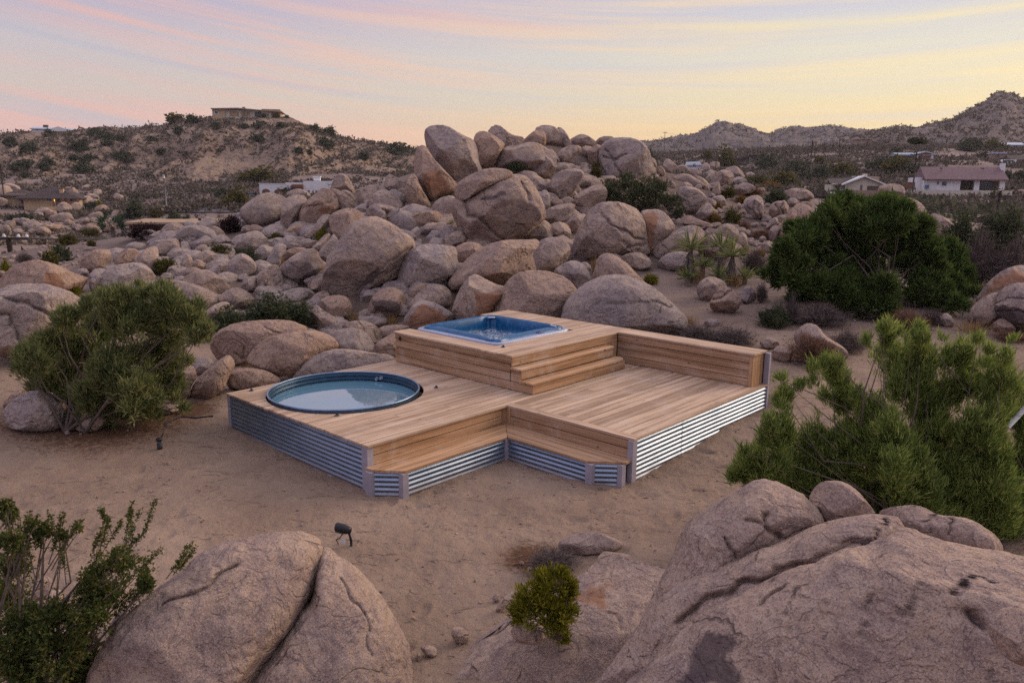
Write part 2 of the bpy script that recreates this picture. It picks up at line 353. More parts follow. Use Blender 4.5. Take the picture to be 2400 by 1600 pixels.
# ------------------------------------------------------------------ terrain: thin-plate surface through surveyed points
_Z = [(100,1100,.05),(600,1150,0),(1000,1250,0),(1000,1500,.05),(200,1400,.15),(1500,1250,.05),(1700,1100,.08),(1300,1180,0),(543,1000,.07),
 (1783,947,.31),(300,1020,.1),(0,980,.25),(1850,950,.35),(2050,880,.5),(2400,950,.35),(2200,800,.7),(2390,780,.8),(1800,830,.55),(1650,720,.85),
 (1720,690,1.0),(2000,720,1.0),(460,900,.2),(0,900,.4),(700,860,.25),(850,760,.5),(1000,760,.55),(2300,1200,.15),(1200,1600,.1),(200,1600,.2),(2200,1600,.2)]
_D = [(1400,640,24),(1000,690,20.5),(1100,600,24.5),(1150,540,28),(1200,480,31),(1200,400,33.5),(1250,335,36.5),(1060,400,32),(1420,420,36),(1330,343,37),(1185,345,36.5),(1400,352,38),(1480,375,39),
 (1550,560,27),(1600,480,34),(1650,425,40),(1750,480,38),(1750,560,30),(1850,520,33),(1850,460,42),(2150,505,40),(2350,570,31),(2350,640,24),
 (850,640,22.5),(700,620,25),(600,560,29),(700,500,32),(850,450,34),(950,420,35),(560,660,22),(400,600,26),(300,575,30),(200,650,22),(60,640,23),
 (450,530,34),(140,600,42),(50,580,55),(100,545,80),(100,512,115),(250,560,75),(400,580,85),(300,582,68),(150,490,150),(400,495,140),(560,490,100),(600,461,140),(800,456,140),
 (250,452,165),(600,430,165),(20,440,165)]
_W = [(1200,43,4.0),(1200,60,1.),(1250,90,.5),(1000,45,2.0),(800,50,.5),(1500,50,2.5),(1500,75,1.),(1700,60,2.),(1850,58,1.5),(2000,50,1.6),(2250,75,1.7),(2250,110,1.9),(2100,50,1.5),
 (2380,50,1.2),(2000,112,2.3),(2250,132,2.5),(1750,140,4.),(1500,160,4.),(1150,165,4.),(950,165,5.),(1700,222,9.),(2150,190,10.5),(2350,200,10.6),(1950,240,15.),
 (2300,240,15.5),(2380,260,17.),(1500,250,11.),(1150,250,9.),(750,250,10.),(300,250,8.),(0,250,7.),(1200,600,18),(300,600,10),(2100,600,30),
 (500,2.2,.5),(1200,2.2,.5),(1900,2.2,.6),(1200,4.5,.15),(2000,4.2,.4),(400,4.5,.2)]
def _azr(P): return np.stack([np.arctan2(P[..., 0], P[..., 1]), np.log(np.hypot(P[..., 0], P[..., 1])+1e-9)], -1)
_c = []
for px, py, z in _Z:
    d = ray(px, py); _c.append(CAM + d*((z-HC)/d[2]))
for px, py, t in _D: _c.append(at(px, py, t))
for px, D, z in _W:
    d = ray(px, 433.); _c.append(np.array([d[0]/d[1]*D, D, z]))
_c = np.array(_c); _q = _azr(_c)
def _phi(a, b):
    s = ((a[:, None, :]-b[None])**2).sum(-1); return .5*s*np.log(s+1e-12)
_n = len(_c); _A = np.zeros((_n+3, _n+3)); _A[:_n, :_n] = _phi(_q, _q)+np.eye(_n)*2e-4
_A[:_n, _n] = 1; _A[:_n, _n+1:] = _q; _A[_n:, :_n] = _A[:_n, _n:].T
_w = np.linalg.solve(_A, np.r_[_c[:, 2], 0, 0, 0])
_ca, _sa = math.cos(YA), math.sin(YA)
def duv(X, Y): return X*_ca+Y*_sa+CX, -X*_sa+Y*_ca+CY
def w_of(u, v, z=0.): return np.array([(u-CX)*_ca-(v-CY)*_sa, (u-CX)*_sa+(v-CY)*_ca, z+ZD])
def H(X, Y):
    X = np.atleast_1d(np.asarray(X, float)); Y = np.atleast_1d(np.asarray(Y, float)); sh = X.shape; X = X.ravel(); Y = Y.ravel()
    r = np.hypot(X, Y); a = np.arctan2(X, Y); q = np.stack([np.clip(a, -.78, .78), np.log(np.clip(r, 1.6, 650.))], -1); z = np.empty(len(X))
    for i in range(0, len(X), 20000):
        p = q[i:i+20000]; z[i:i+20000] = _phi(p, _q)@_w[:_n]+_w[_n]+p@_w[_n+1:]
    z = np.where(np.abs(a) > .78, z*np.clip(1-(np.abs(a)-.78)*.8, .15, 1), z)
    P = np.stack([X, Y, X*0], -1)
    z = z + pn(P*.9, 3)*.035 + pn(P*2.7, 4)*.013 + np.clip((r-15)/60, 0, 1)*fbm(P*.11, 3, 5)*.5
    u, v = duv(X, Y)
    m = np.clip(np.minimum.reduce([u+.3, 6.4-u, v+.3, 7.2-v])/.3, 0, 1)
    z = z*(1-m)+np.minimum(z, .2)*m
    return z.reshape(sh)
_ts = np.geomspace(3., 330., 700)
def hit(px, py):
    """where the sight line through a point of the survey photograph meets the ground"""
    P = at(px, py, _ts); b = P[:, 2] < H(P[:, 0], P[:, 1])
    if not b.any(): return None
    i = int(np.argmax(b)); lo, hi = _ts[max(i-1, 0)], _ts[i]
    for _ in range(12):
        m_ = .5*(lo+hi); p = at(px, py, m_)
        if p[2] < H(p[0], p[1])[0]: hi = m_
        else: lo = m_
    return hi
def gpt(px, py):
    t = hit(px, py); return at(px, py, t)
# sheet of ground in polar rings
_az = np.r_[np.linspace(-math.pi, -.85, 40)[:-1], np.linspace(-.85, .85, 640), np.linspace(.85, math.pi, 40)[1:-1]]
_rr = np.r_[.6, np.geomspace(1.2, 4.95, 36), np.geomspace(5, 26, 400), np.geomspace(26.2, 45., 60), np.geomspace(45.5, 1250., 115)]
A_, R_ = np.meshgrid(_az, _rr); X_ = np.sin(A_)*R_; Y_ = np.cos(A_)*R_
Z_ = H(X_, Y_)
na, nr = len(_az), len(_rr)
V = np.stack([X_.ravel(), Y_.ravel(), Z_.ravel()], -1)
_nr = np.where((R_.ravel() < 26) & (Y_.ravel() > 3))[0]; Pn = V[_nr]*[1, 1, 0]; dzz = .016*fbm(Pn*4.5, 3, 61)+.007*pn(Pn*13, 62)
rs = np.random.RandomState(12)
for wk in range(26):                                   # scuffed footprints wandering over the sand
    p = np.array([rs.uniform(-7, 7), rs.uniform(6.5, 17.)]); a = rs.uniform(0, 6.28)
    for st_ in range(14):
        a += rs.normal()*.12; p = p+np.array([math.cos(a), math.sin(a)])*.68; q = p+np.array([-math.sin(a), math.cos(a)])*(.09 if st_ % 2 else -.09)
        m_ = np.where((np.abs(Pn[:, 0]-q[0]) < .4) & (np.abs(Pn[:, 1]-q[1]) < .4))[0]
        if len(m_):
            d0 = Pn[m_, :2]-q; l_ = d0@[math.cos(a), math.sin(a)]; w_ = d0@[-math.sin(a), math.cos(a)]; e_ = np.sqrt((l_/.15)**2+(w_/.065)**2)
            dzz[m_] += -.024*np.exp(-e_**4)+.010*np.exp(-((e_-1.35)/.3)**2)
V[_nr, 2] += dzz
i0 = (np.arange(nr-1)[:, None]*na+np.arange(na)[None]); i1 = (np.arange(nr-1)[:, None]*na+(np.arange(na)+1)[None] % na)
Fq = np.stack([i0.ravel(), i1.ravel(), (i1+na).ravel(), (i0+na).ravel()], -1)[:, ::-1]
V = np.vstack([V, [[0, 0, V[:na, 2].mean()]]])
m, nt, b = mat('sand'); SAND = m
tcn = nt.nodes.new('ShaderNodeTexCoord'); v = tcn.outputs['Object']
n1 = NOI(nt, v, .45, 5., .6, .5); n2 = NOI(nt, v, 2.6, 5., .65); n3 = NOI(nt, v, 60., 3., .75); n4 = NOI(nt, v, 14., 4., .7); n6 = NOI(nt, v, .05, 5., .6)
c = RAMP(nt, n1, [(.30, (.212, .147, .110)), (.5, (.280, .198, .147)), (.70, (.345, .25, .187))])
c = MIX(nt, MA(nt, 'MULTIPLY', SMOOTH(nt, n2, .54, .74), .40), c, (.19, .128, .095))
c = MIX(nt, MA(nt, 'MULTIPLY', SMOOTH(nt, n2, .46, .28), .34), c, (.41, .30, .215))
c = MIX(nt, MA(nt, 'MULTIPLY', SMOOTH(nt, n3, .58, .70), .55), c, (.47, .37, .29))
c = MIX(nt, MA(nt, 'MULTIPLY', SMOOTH(nt, n3, .42, .30), .60), c, (.105, .072, .052))
c = MIX(nt, MA(nt, 'MULTIPLY', SMOOTH(nt, n4, .60, .74), .35), c, (.16, .108, .078))
s3 = N(nt, 'ShaderNodeSeparateColor', {0: N(nt, 'ShaderNodeAttribute', attribute_name='LitterShade').outputs['Color']})
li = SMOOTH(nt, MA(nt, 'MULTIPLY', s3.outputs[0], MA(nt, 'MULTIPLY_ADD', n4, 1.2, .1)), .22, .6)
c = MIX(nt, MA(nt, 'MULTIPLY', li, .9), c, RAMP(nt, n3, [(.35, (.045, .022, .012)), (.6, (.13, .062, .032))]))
c = MIX(nt, s3.outputs[1], c, RAMP(nt, n2, [(.3, (.27, .15, .085)), (.7, (.36, .21, .12))]))
fa = SMOOTH(nt, N(nt, 'ShaderNodeVectorMath', {0: v}, operation='LENGTH').outputs['Value'], 16., 26.)
c = MIX(nt, MA(nt, 'MULTIPLY', fa, .88), c, RAMP(nt, n6, [(.35, (.165, .122, .11)), (.65, (.27, .205, .18))]))
c = MIX(nt, MA(nt, 'MULTIPLY', s3.outputs[2], .85), c, RAMP(nt, n2, [(.3, (.085, .062, .052)), (.7, (.18, .13, .108))]))  # pile zone: shade of the boulder gaps mixed into the ground colour
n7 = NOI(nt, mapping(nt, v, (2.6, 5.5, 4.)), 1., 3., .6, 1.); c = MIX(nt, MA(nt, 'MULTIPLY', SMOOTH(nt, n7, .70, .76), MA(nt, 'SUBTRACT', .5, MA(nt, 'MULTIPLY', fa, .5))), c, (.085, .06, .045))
setc(nt, b, 'Base Color', c); b.inputs['Roughness'].default_value = .95; b.inputs['Specular IOR Level'].default_value = .08
BUMP(nt, b, MA(nt, 'ADD', MA(nt, 'MULTIPLY', n3, .3), MA(nt, 'ADD', n4, MA(nt, 'SUBTRACT', MA(nt, 'MULTIPLY', n2, 1.6), MA(nt, 'MULTIPLY', SMOOTH(nt, n7, .60, .70), .8)))), .04, 1.)
me = mesh_np('ground', V, Fq, SAND)
bm = bmesh.new(); bm.from_mesh(me); bm.verts.ensure_lookup_table(); c0 = bm.verts[len(V)-1]
for i in range(na):
    f_ = bm.faces.new((c0, bm.verts[(i+1) % na], bm.verts[i])); f_.smooth = True
bm.to_mesh(me); bm.free()
litter_shade = np.zeros((len(V), 4), np.float32)
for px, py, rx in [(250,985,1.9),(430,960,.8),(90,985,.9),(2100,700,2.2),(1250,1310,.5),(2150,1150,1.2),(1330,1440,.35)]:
    g0 = gpt(px, py); litter_shade[:, 0] = np.maximum(litter_shade[:, 0], np.clip(1.25-np.hypot(V[:, 0]-g0[0], V[:, 1]-g0[1])/rx, 0, 1))
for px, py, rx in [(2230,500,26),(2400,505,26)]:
    t_ = hit(px, py); g0 = at(px, py, t_); litter_shade[:, 1] = np.maximum(litter_shade[:, 1], np.clip(1.6-1.6*np.hypot(V[:, 0]-g0[0], (V[:, 1]-g0[1]))/rx, 0, 1))
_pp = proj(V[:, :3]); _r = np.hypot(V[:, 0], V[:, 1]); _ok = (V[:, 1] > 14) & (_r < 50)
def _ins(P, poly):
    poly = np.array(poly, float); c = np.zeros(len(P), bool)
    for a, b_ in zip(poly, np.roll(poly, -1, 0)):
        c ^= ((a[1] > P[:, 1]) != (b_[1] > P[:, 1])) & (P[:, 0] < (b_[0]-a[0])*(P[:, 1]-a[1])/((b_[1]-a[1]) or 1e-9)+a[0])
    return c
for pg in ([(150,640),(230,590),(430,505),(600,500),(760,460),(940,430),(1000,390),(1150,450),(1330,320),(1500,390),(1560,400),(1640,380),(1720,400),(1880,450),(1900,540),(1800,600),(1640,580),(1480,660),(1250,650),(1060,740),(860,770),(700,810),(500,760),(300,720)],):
    litter_shade[:, 2] = np.maximum(litter_shade[:, 2], (_ins(_pp, pg) & _ok).astype(np.float32)*.85)  # third channel paints shadow between the piled boulders onto the ground
ca_ = me.color_attributes.new('LitterShade', 'FLOAT_COLOR', 'POINT'); ca_.data.foreach_set('color', litter_shade.ravel())
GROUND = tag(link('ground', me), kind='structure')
# ------------------------------------------------------------------ hills
def hillmat(name, ca, cb, cc, veg, vs):
    m, nt, b = mat(name); v = nt.nodes.new('ShaderNodeTexCoord').outputs['Object']
    n1 = NOI(nt, v, .035, 6., .65, .8); n2 = NOI(nt, v, vs, 5., .75); n3 = NOI(nt, v, .22, 5., .7)
    c = RAMP(nt, n1, [(.32, ca), (.5, cb), (.68, cc)])
    c = MIX(nt, MA(nt, 'MULTIPLY', SMOOTH(nt, n3, .5, .7), .5), c, cc)
    c = MIX(nt, MA(nt, 'MULTIPLY', SMOOTH(nt, n2, .50, .60), .75), c, veg)
    setc(nt, b, 'Base Color', c); b.inputs['Roughness'].default_value = 1.; b.inputs['Specular IOR Level'].default_value = 0
    BUMP(nt, b, MA(nt, 'ADD', n2, MA(nt, 'MULTIPLY', n3, 2.)), .9, .8); return m
class Hill:
    def __init__(s, name, ridge, Db, Dr, mat_, zb=None, rough=1., seed=0, ns=300, ntt=90, pw=1.0, crag=0.):
        s.r = np.array(ridge, float); s.Db, s.Dr, s.seed, s.rough, s.pw, s.zb, s.crag = Db, Dr, seed, rough, pw, zb, crag
        px = np.linspace(s.r[0, 0], s.r[-1, 0], ns); t = np.r_[np.linspace(0, 1, ntt), 1+np.linspace(.05, 1, 22)]
        T, S = np.meshgrid(t, px, indexing='ij'); V = s.pt(S.ravel(), T.ravel()); n = ns
        a = (np.arange(len(t)-1)[:, None]*n+np.arange(n-1)[None]).ravel()
        me = mesh_np(name, V, np.stack([a, a+1, a+n+1, a+n], -1), mat_); s.o = tag(link(name, me), kind='structure')
    def pt(s, px, t):
        px = np.asarray(px, float); t = np.asarray(t, float)
        ry = np.interp(px, s.r[:, 0], s.r[:, 1]); d = ray(px, ry); dh = d/d[:, 1:2]
        zr = HC + dh[:, 2]*s.Dr
        tt = np.minimum(t, 1); D = s.Db+(s.Dr-s.Db)*tt
        xb = dh[:, 0]*s.Db; zb = H(xb, xb*0+s.Db)-2.5 if s.zb is None else np.full(len(px), s.zb)
        e = np.clip((px-s.r[0, 0])/60, 0, 1)*np.clip((s.r[-1, 0]-px)/60, 0, 1)
        z = zb+(zr-zb)*(tt**s.pw)
        P = np.stack([dh[:, 0]*D, D, z*0], -1)/s.Dr
        gul = fbm(P*np.array([26, 9, 1.])+3.3, 4, 30+s.seed)
        z = z + s.rough*(zr-zb)*(gul*.20)*np.sin(np.pi*np.clip(tt*1.0, 0, 1))*1. + s.rough*.004*s.Dr*fbm(P*150, 3, s.seed)*(.25+.75*(1-tt))
        if s.crag: z = z + s.crag*np.abs(fbm(P*90, 3, s.seed+9))*tt*s.Dr*.02
        back = np.clip(t-1, 0, 1); D = D+back*s.Dr*.6; z = z-(zr-zb+6)*back**1.3
        return np.stack([dh[:, 0]*D, D, z], -1)
    def pick(s, px, py):
        t = np.linspace(0, 1, 160); P = s.pt(np.full(160, float(px)), t); y = proj(P)[:, 1]
        return P[int(np.argmin(np.abs(y-py)+(np.minimum.accumulate(y) < y-.5)*50))]
HM1 = hillmat('hillside_soil', (.205, .144, .114), (.28, .20, .155), (.35, .262, .205), (.075, .06, .048), .62)
HM2 = hillmat('far_hillside', (.185, .142, .126), (.228, .18, .16), (.272, .222, .198), (.11, .092, .083), .40)
HM3 = hillmat('mountain_side', (.165, .132, .124), (.20, .165, .155), (.235, .198, .188), (.10, .088, .084), .22)
LEFT_HILL = Hill('hill', [(-700,330),(-300,322),(-80,318),(0,314),(45,308),(79,307),(155,306),(207,301),(234,296),(275,300),(337,297),(389,293),(441,280),(482,275),(520,272),(585,272),(654,271),(685,277),
    (723,293),(757,303),(800,320),(834,327),(903,338),(979,348),(1040,368),(1120,400)], 158, 265, HM1, seed=1, pw=1.15)
RIGHT_HILL = Hill('hill', [(1880,345),(1960,328),(2041,312),(2082,300),(2106,296),(2151,299),(2185,291),(2220,283),(2237,276),(2271,257),(2306,240),(2322,226),(2332,219),(2351,217),(2378,219),(2392,229),(2420,243),
    (2500,262),(2700,290),(3100,330)], 232, 430, HM2, seed=2, crag=.12, pw=1.1)
MID_RIDGE = Hill('hill', [(1330,360),(1420,345),(1513,335),(1600,321),(1634,314),(1662,298),(1683,293),(1710,293),(1738,301),(1772,312),(1803,315),(1834,307),(1858,300),(1893,301),(1944,299),
    (1979,307),(2041,311),(2120,322),(2300,345)], 255, 760, HM3, seed=3, crag=.12)
# ------------------------------------------------------------------ the timber deck (local axes u, v; z = 0 on the boards)
rnd = random.Random(5)
DECK = empty('wooden_deck', w_of(0, 0), YA, label='stepped pine deck with corrugated steel skirting and a low end wall, on the sand', cat='deck')
TU, TV = 1.267, 1.387
def plank_v(mb, ua, ub, v0, v1, z0, z1, circ=None):
    if circ and ub > circ[0]-circ[2] and ua < circ[0]+circ[2]:
        us = np.linspace(ua, ub, 7); h = np.sqrt(np.clip(circ[2]**2-(us-circ[0])**2, 0, None))
        if h.max() > .02:
            lo, hi = circ[1]-h, circ[1]+h
            mb.prism([(ua, v0), (ub, v0)]+[(u, l) for u, l in zip(us[::-1], lo[::-1])], z0, z1)
            mb.prism([(u, l) for u, l in zip(us, hi)]+[(ub, v1), (ua, v1)], z0, z1); return
    cuts = [v0]+([v0+(v1-v0)*rnd.uniform(.3, .7)] if v1-v0 > 2.6 and rnd.random() < .15 else [])+[v1]
    for a, b in zip(cuts, cuts[1:]): mb.box(ua, a+.0015, z0, ub, b-.0015, z1)
mb = MB(); u = -.022; pw, gp = .1350, .0105
while u < 6.09:
    ub = min(u+pw, 6.125); z = rnd.uniform(-.0015, .0015)
    if u < 3.66:
        plank_v(mb, u, ub, -.03+rnd.uniform(-.006, .006), 3.5 if ub < 3.2 else 6.45, -.034+z, z, (TU+.03, TV+.01, 1.275))
    else: plank_v(mb, u, ub, 2.840, 6.90, -.034+z, z)
    u = ub+gp
DECKING = mb.build('decking', WOODV, DECK, bevel=.005)
mb = MB(); mb.prism([(3.69, 2.678), (6.125, 2.678), (6.125, 2.832), (3.69, 2.832)], -.034, .001); mb.build('border_board', WOODU, DECK, bevel=.003)
mb = MB(); mb.box(.03, .03, -.30, 3.66, 3.5, -.05)
# leave a well for the round tank: four joists round it instead of one slab
mb = MB(); mb.box(.03, .03, -.2, 3.64, .07, -.05); mb.box(.03, 2.72, -.2, 3.64, 3.5, -.05); mb.box(2.62, .08, -.2, 3.64, 2.70, -.05); mb.box(3.66, 2.74, -.2, 6.05, 6.6, -.05)
mb.build('joist_frame', DARKGAP, DECK)
mb = MB()
for k in range(44):
    uc = -.022+k*.1455+.0675
    if uc > 6.08: break
    for vj in np.arange(.06, 6.3, .61):
        if (uc < 3.7 and vj > 3.3 and uc < 3.2) or (uc > 3.69 and vj < 2.9) or math.hypot(uc-TU-.03, vj-TV) < 1.34: continue
        for du in (-.042, .042):
            c = (uc+du+rnd.uniform(-.004, .004), vj+rnd.uniform(-.006, .006)); mb.add([(c[0]+.0052*math.cos(t), c[1]+.0052*math.sin(t), .0026) for t in np.linspace(0, 2*math.pi, 7)[:-1]], [list(range(6))])
tag(mb.build('deck_screws', DARK, DECK), kind='stuff')
def corr(name, p0, p1, z0, z1, flip=1, nz=8, seed=0, off=0.):
    p0 = np.array(p0); p1 = np.array(p1); L = np.linalg.norm(p1-p0); t = (p1-p0)/L; nrm = np.array([t[1], -t[0]])*flip
    ns = max(3, int(L/.12)); zs = np.arange(z0, z1+1e-6, .0678/nz); S, Z = np.meshgrid(np.linspace(0, L, ns), zs)
    dz = .004*np.sin(S*1.1+seed)
    d = .0098*np.sin((Z-z1-.01)/.0678*2*np.pi)+.0016*np.sin(S*2.3+seed*3.1+Z*7)+off
    V = np.stack([p0[0]+t[0]*S+nrm[0]*d, p0[1]+t[1]*S+nrm[1]*d, Z+dz], -1).reshape(-1, 3)
    a = (np.arange(len(zs)-1)[:, None]*ns+np.arange(ns-1)[None]).ravel()
    return link(name, mesh_np(name, V, np.stack([a, a+1, a+ns+1, a+ns], -1), STEEL), DECK)
corr('corrugated_skirt', (.03, 0), (3.66, 0), -.83, -.036, 1, seed=1)
corr('corrugated_skirt', (0, 3.45), (0, .02), -.83, -.036, 1, seed=2)
corr('corrugated_skirt', (4.17, .25), (4.17, 2.23), -.83, -.338, 1, seed=3)
corr('corrugated_skirt', (4.17, 2.23), (5.73, 2.23), -.83, -.338, 1, seed=4)
corr('corrugated_skirt', (3.84, -.03), (4.17, .25), -.83, -.338, 1, seed=5)
corr('corrugated_skirt', (5.72, 2.24), (6.07, 2.52), -.83, -.338, 1, seed=6)
corr('corrugated_skirt', (6.10, 2.72), (6.10, 4.05), -.83, -.036, 1, seed=7)
corr('corrugated_skirt', (6.10, 4.0), (6.10, 6.86), -.83, -.036, 1, seed=8, off=.004)
corr('corrugated_skirt', (6.05, 6.88), (-.1, 6.88), -.83, .54, 1, seed=9)
def post(u0, v0, u1, v1, z0=-.85, z1=-.034, m=None): MB().box(u0, v0, z0, u1, v1, z1).build('corner_post', m or TRIM, DECK, bevel=.004)
post(3.60, -.018, 3.722, .085); post(-.018, -.018, .05, .05); post(3.735, -.075, 3.86, -.005, z1=-.337); post(4.115, .185, 4.205, .285, z1=-.337)
post(4.12, 2.17, 4.20, 2.26, z1=-.337); post(5.66, 2.195, 5.77, 2.275, z1=-.337); post(6.01, 2.455, 6.09, 2.55, z1=-.337); post(6.035, 2.65, 6.122, 2.76)
post(6.03, 6.84, 6.125, 6.905, z1=.553)
# bench step running round the inner corner
ch1 = lambda u_: -.045 if u_ < 3.84 else -.08+(u_-3.80)*.80
ch2 = lambda v_: 6.10 if v_ > 2.53 else 6.10-(2.53-v_)*1.30
BENCH = MB()
for k in range(3):
    a = 3.712+k*.164; b_ = a+.159
    BENCH.prism([(a, ch1(a)), (b_-.004, ch1(b_)), (b_-.004, 2.70-(b_-3.70)-.002), (a, 2.70-(a-3.70)-.002)], -.336, -.30+rnd.uniform(-.001, .001))
BENCH.build('bench_seat', FRESHV, DECK, bevel=.004)
BENCH = MB()
for k in range(3):
    a = 2.690-k*.164; b_ = a-.159
    BENCH.prism([(3.70+(2.70-a)+.002, a), (ch2(a), a), (ch2(b_), b_), (3.70+(2.70-b_)+.002, b_)], -.336, -.30+rnd.uniform(-.001, .001))
BENCH.build('bench_seat', FRESHU, DECK, bevel=.004)
for z0, z1 in ((-.163, -.040), (-.299, -.175)):
    MB().box(3.68, .06, z0, 3.712, 2.595, z1).build('riser_board', FRESHV, DECK, bevel=.003)
    MB().box(3.815, 2.688, z0, 6.04, 2.72, z1).build('riser_board', FRESHU, DECK, bevel=.003)
MB().box(3.69, 2.60, -.299, 3.722, 2.684, -.036).build('corner_trim', FRESHZ, DECK, bevel=.003)
MB().box(3.724, 2.678, -.299, 3.81, 2.71, -.036).build('corner_trim', FRESHZ, DECK, bevel=.003)
# raised surround of the hot tub
SU = empty('tub_surround', (0, 0, 0)); SU.parent = DECK
mb = MB()
for z0, z1, ue in ((.010, .147, 3.640), (.159, .291, 3.385), (.303, .433, 3.165), (.445, .556, 3.165)): mb.box(.12, 3.40, z0, ue, 3.43, z1)
mb.box(3.17, 3.402, .297, 3.385, 3.43, .358); mb.box(3.392, 3.402, .150, 3.64, 3.43, .160)
mb.build('front_boards', FRESHU, SU, bevel=.003)
mb = MB()
for z0, z1 in ((.010, .147), (.159, .291), (.303, .433), (.445, .556)): mb.box(.12, 3.435, z0, .15, 6.86, z1)
mb.build('left_boards', FRESHV, SU, bevel=.003)
MB().box(3.14, 3.40, .012, 3.158, 6.44, .44).build('gap_shade_panel', DARKGAP, SU)  # dark sheet standing in for the shadow of the open risers
mb = MB(); mb.box(3.160, 3.402, .412, 3.190, 6.44, .556); mb.build('fascia_board', FRESHV, SU, bevel=.003)
mb = MB()
for k in range(3): mb.box(.085, 3.372+k*.1435, .558, 2.452, 3.372+k*.1435+.1385, .595+rnd.uniform(-.001, .001))
mb.build('cap_boards', WOODU, SU, bevel=.004)
mb = MB()
for k in range(5): mb.box(2.456+k*.1515, 3.372, .558, 2.456+k*.1515+.147, 6.892+rnd.uniform(-.004, .004), .595+rnd.uniform(-.001, .001))
mb.build('cap_boards', WOODV, SU, bevel=.004)
mb = MB(); u = -.135
while u < 2.44: mb.box(u, 5.995, .558, min(u+.139, 2.451), 6.89+rnd.uniform(-.006, .006), .595+rnd.uniform(-.001, .001)); u += .1445
mb.build('cap_boards', WOODV, SU, bevel=.004)
mb = MB()
for a, b_ in ((0, 1), (1, 0), (0, -1), (-1, 0), (0, 0)):
    cx, cz = .275+a*.028, .475+b_*.028; mb.prism_y([(cx-.017, cz), (cx, cz-.017), (cx+.017, cz), (cx, cz+.017)], 3.380, 3.402)
mb.build('wall_fitting', DARK, SU)
def step(zt, ua, ub, ve, zr, cut):
    st_ = empty('step', (0, 0, 0)); st_.parent = DECK
    mb = MB(); n = 2 if ub-ua > .2 else 1; w_ = (ub-ua)/n
    for k in range(n):
        a, b_ = ua+k*w_+.002, ua+(k+1)*w_-.002; last = k == n-1
        mb.prism([(a, 3.372), (b_, 3.372), (b_, ve-(cut if last else 0)), (b_-(cut*.8 if last else 0), ve), (a, ve)], zt-.036, zt)
    mb.build('tread', FRESHV, st_, bevel=.004)
    MB().box(ub-.042, 3.402, zr, ub-.014, ve-.05, zt-.045).build('riser', FRESHV, st_, bevel=.003)
step(.395, 3.165, 3.415, 6.06, .215, .05); step(.197, 3.36, 3.665, 6.10, .012, .12)
MB().box(3.385, 3.44, .012, 3.40, 6.0, .15).build('gap_shade_panel', DARKGAP, DECK)  # dark sheet painting the shade behind the lower step
MB().box(3.15, 6.06, .012, 3.185, 6.44, .44).build('side_panel', FRESHZ, DECK)
# low wall at the far edge
WL = empty('low_wall', (0, 0, 0)); WL.parent = DECK
mb = MB()
for k in range(4): mb.box(3.194, 6.452, .008+k*.1385, 5.935, 6.482, .008+k*.1385+.1275)
mb.build('wall_boards', FRESHU, WL, bevel=.003)
MB().box(5.938, 6.446, .004, 6.012, 6.50, .556).build('corner_trim', FRESHZ, WL, bevel=.003)
mb = MB()
for k in range(3): mb.box(5.985, 6.503+k*.112, .004, 6.015, 6.503+k*.112+.109, .556)
mb.build('end_boards', FRESHZ, WL, bevel=.002)
mb = MB()
for k in range(3): mb.box(3.214, 6.418+k*.162, .558, 6.045, 6.418+k*.162+.158, .595+rnd.uniform(-.001, .001))
mb.build('cap_boards', WOODU, WL, bevel=.004)
MB().box(3.2, 6.49, .004, 5.98, 6.86, .55).build('core', DARKGAP, WL)
# ------------------------------------------------------------------ hot tub
TUB = empty('hot_tub', w_of(1.315, 4.89), YA, label='square blue acrylic hot tub full of bubbling water, sunk in the raised boards', cat='hot tub')
def rsq(s, z, k=128, wav=0.):
    a, b_ = 1.135-s, 1.095-s; V = []
    for i in range(k):
        t = 2*math.pi*i/k; c, s_ = math.cos(t), math.sin(t); e = 2/11.
        ww = wav*(math.cos(4*t)*.5+.5*math.cos(8*t+.6)+.35*math.sin(3*t+1.))
        V.append(((a-ww)*math.copysign(abs(c)**e, c), (b_-ww)*math.copysign(abs(s_)**e, s_), z+(ww*.25 if wav else 0)))
    return V
def rings(name, prof, mat_, parent, k=128):
    V = []; Fs = []
    for s, z, w_ in prof: V += rsq(s, z, k, w_)
    for i in range(len(prof)-1):
        for j in range(k): Fs.append((i*k+j, i*k+(j+1) % k, (i+1)*k+(j+1) % k, (i+1)*k+j))
    return link(name, mesh_np(name, np.array(V), Fs, mat_), parent)
rings('lip', [(0, .50, 0), (0, .605, 0), (.010, .620, 0), (.04, .626, 0), (.075, .624, .01), (.095, .618, .02)], LIP, TUB)
rings('shell', [(.095, .618, .02), (.115, .665, .045), (.15, .672, .06), (.18, .63, .06), (.215, .54, .05), (.225, .46, .05), (.24, .34, .04), (.33, .335, .04), (.48, .32, .03), (.56, .1, 0), (.6, -.2, 0)], ACRYL, TUB)
k = 96; V = None
n_ = 70; xs = np.linspace(-.95, .95, n_); ys = np.linspace(-.91, .91, n_); X_, Y_ = np.meshgrid(xs, ys)
Z_ = .385+.010*fbm(np.stack([X_*7, Y_*7, X_*0], -1), 4, 77)+.012*np.exp(-((X_-.1)**2+(Y_+.1)**2)/.25)
a = (np.arange(n_-1)[:, None]*n_+np.arange(n_-1)[None]).ravel()
link('water', mesh_np('water', np.stack([X_.ravel(), Y_.ravel(), Z_.ravel()], -1), np.stack([a, a+1, a+n_+1, a+n_], -1), BUBBLE), TUB)
for (x, y, rz) in ((-.05, .93, 0), (-.98, .35, math.pi/2), (.97, .25, math.pi/2)):
    mb = MB(); mb.tube([(-.17, 0, .60), (-.12, .0, .625), (0, .0, .635), (.12, .0, .625), (.17, 0, .60)], [.02, .045, .052, .045, .02], 10)
    mb.build('headrest', PILLOW, TUB, True, loc=(x, y, -.01), rz=rz)
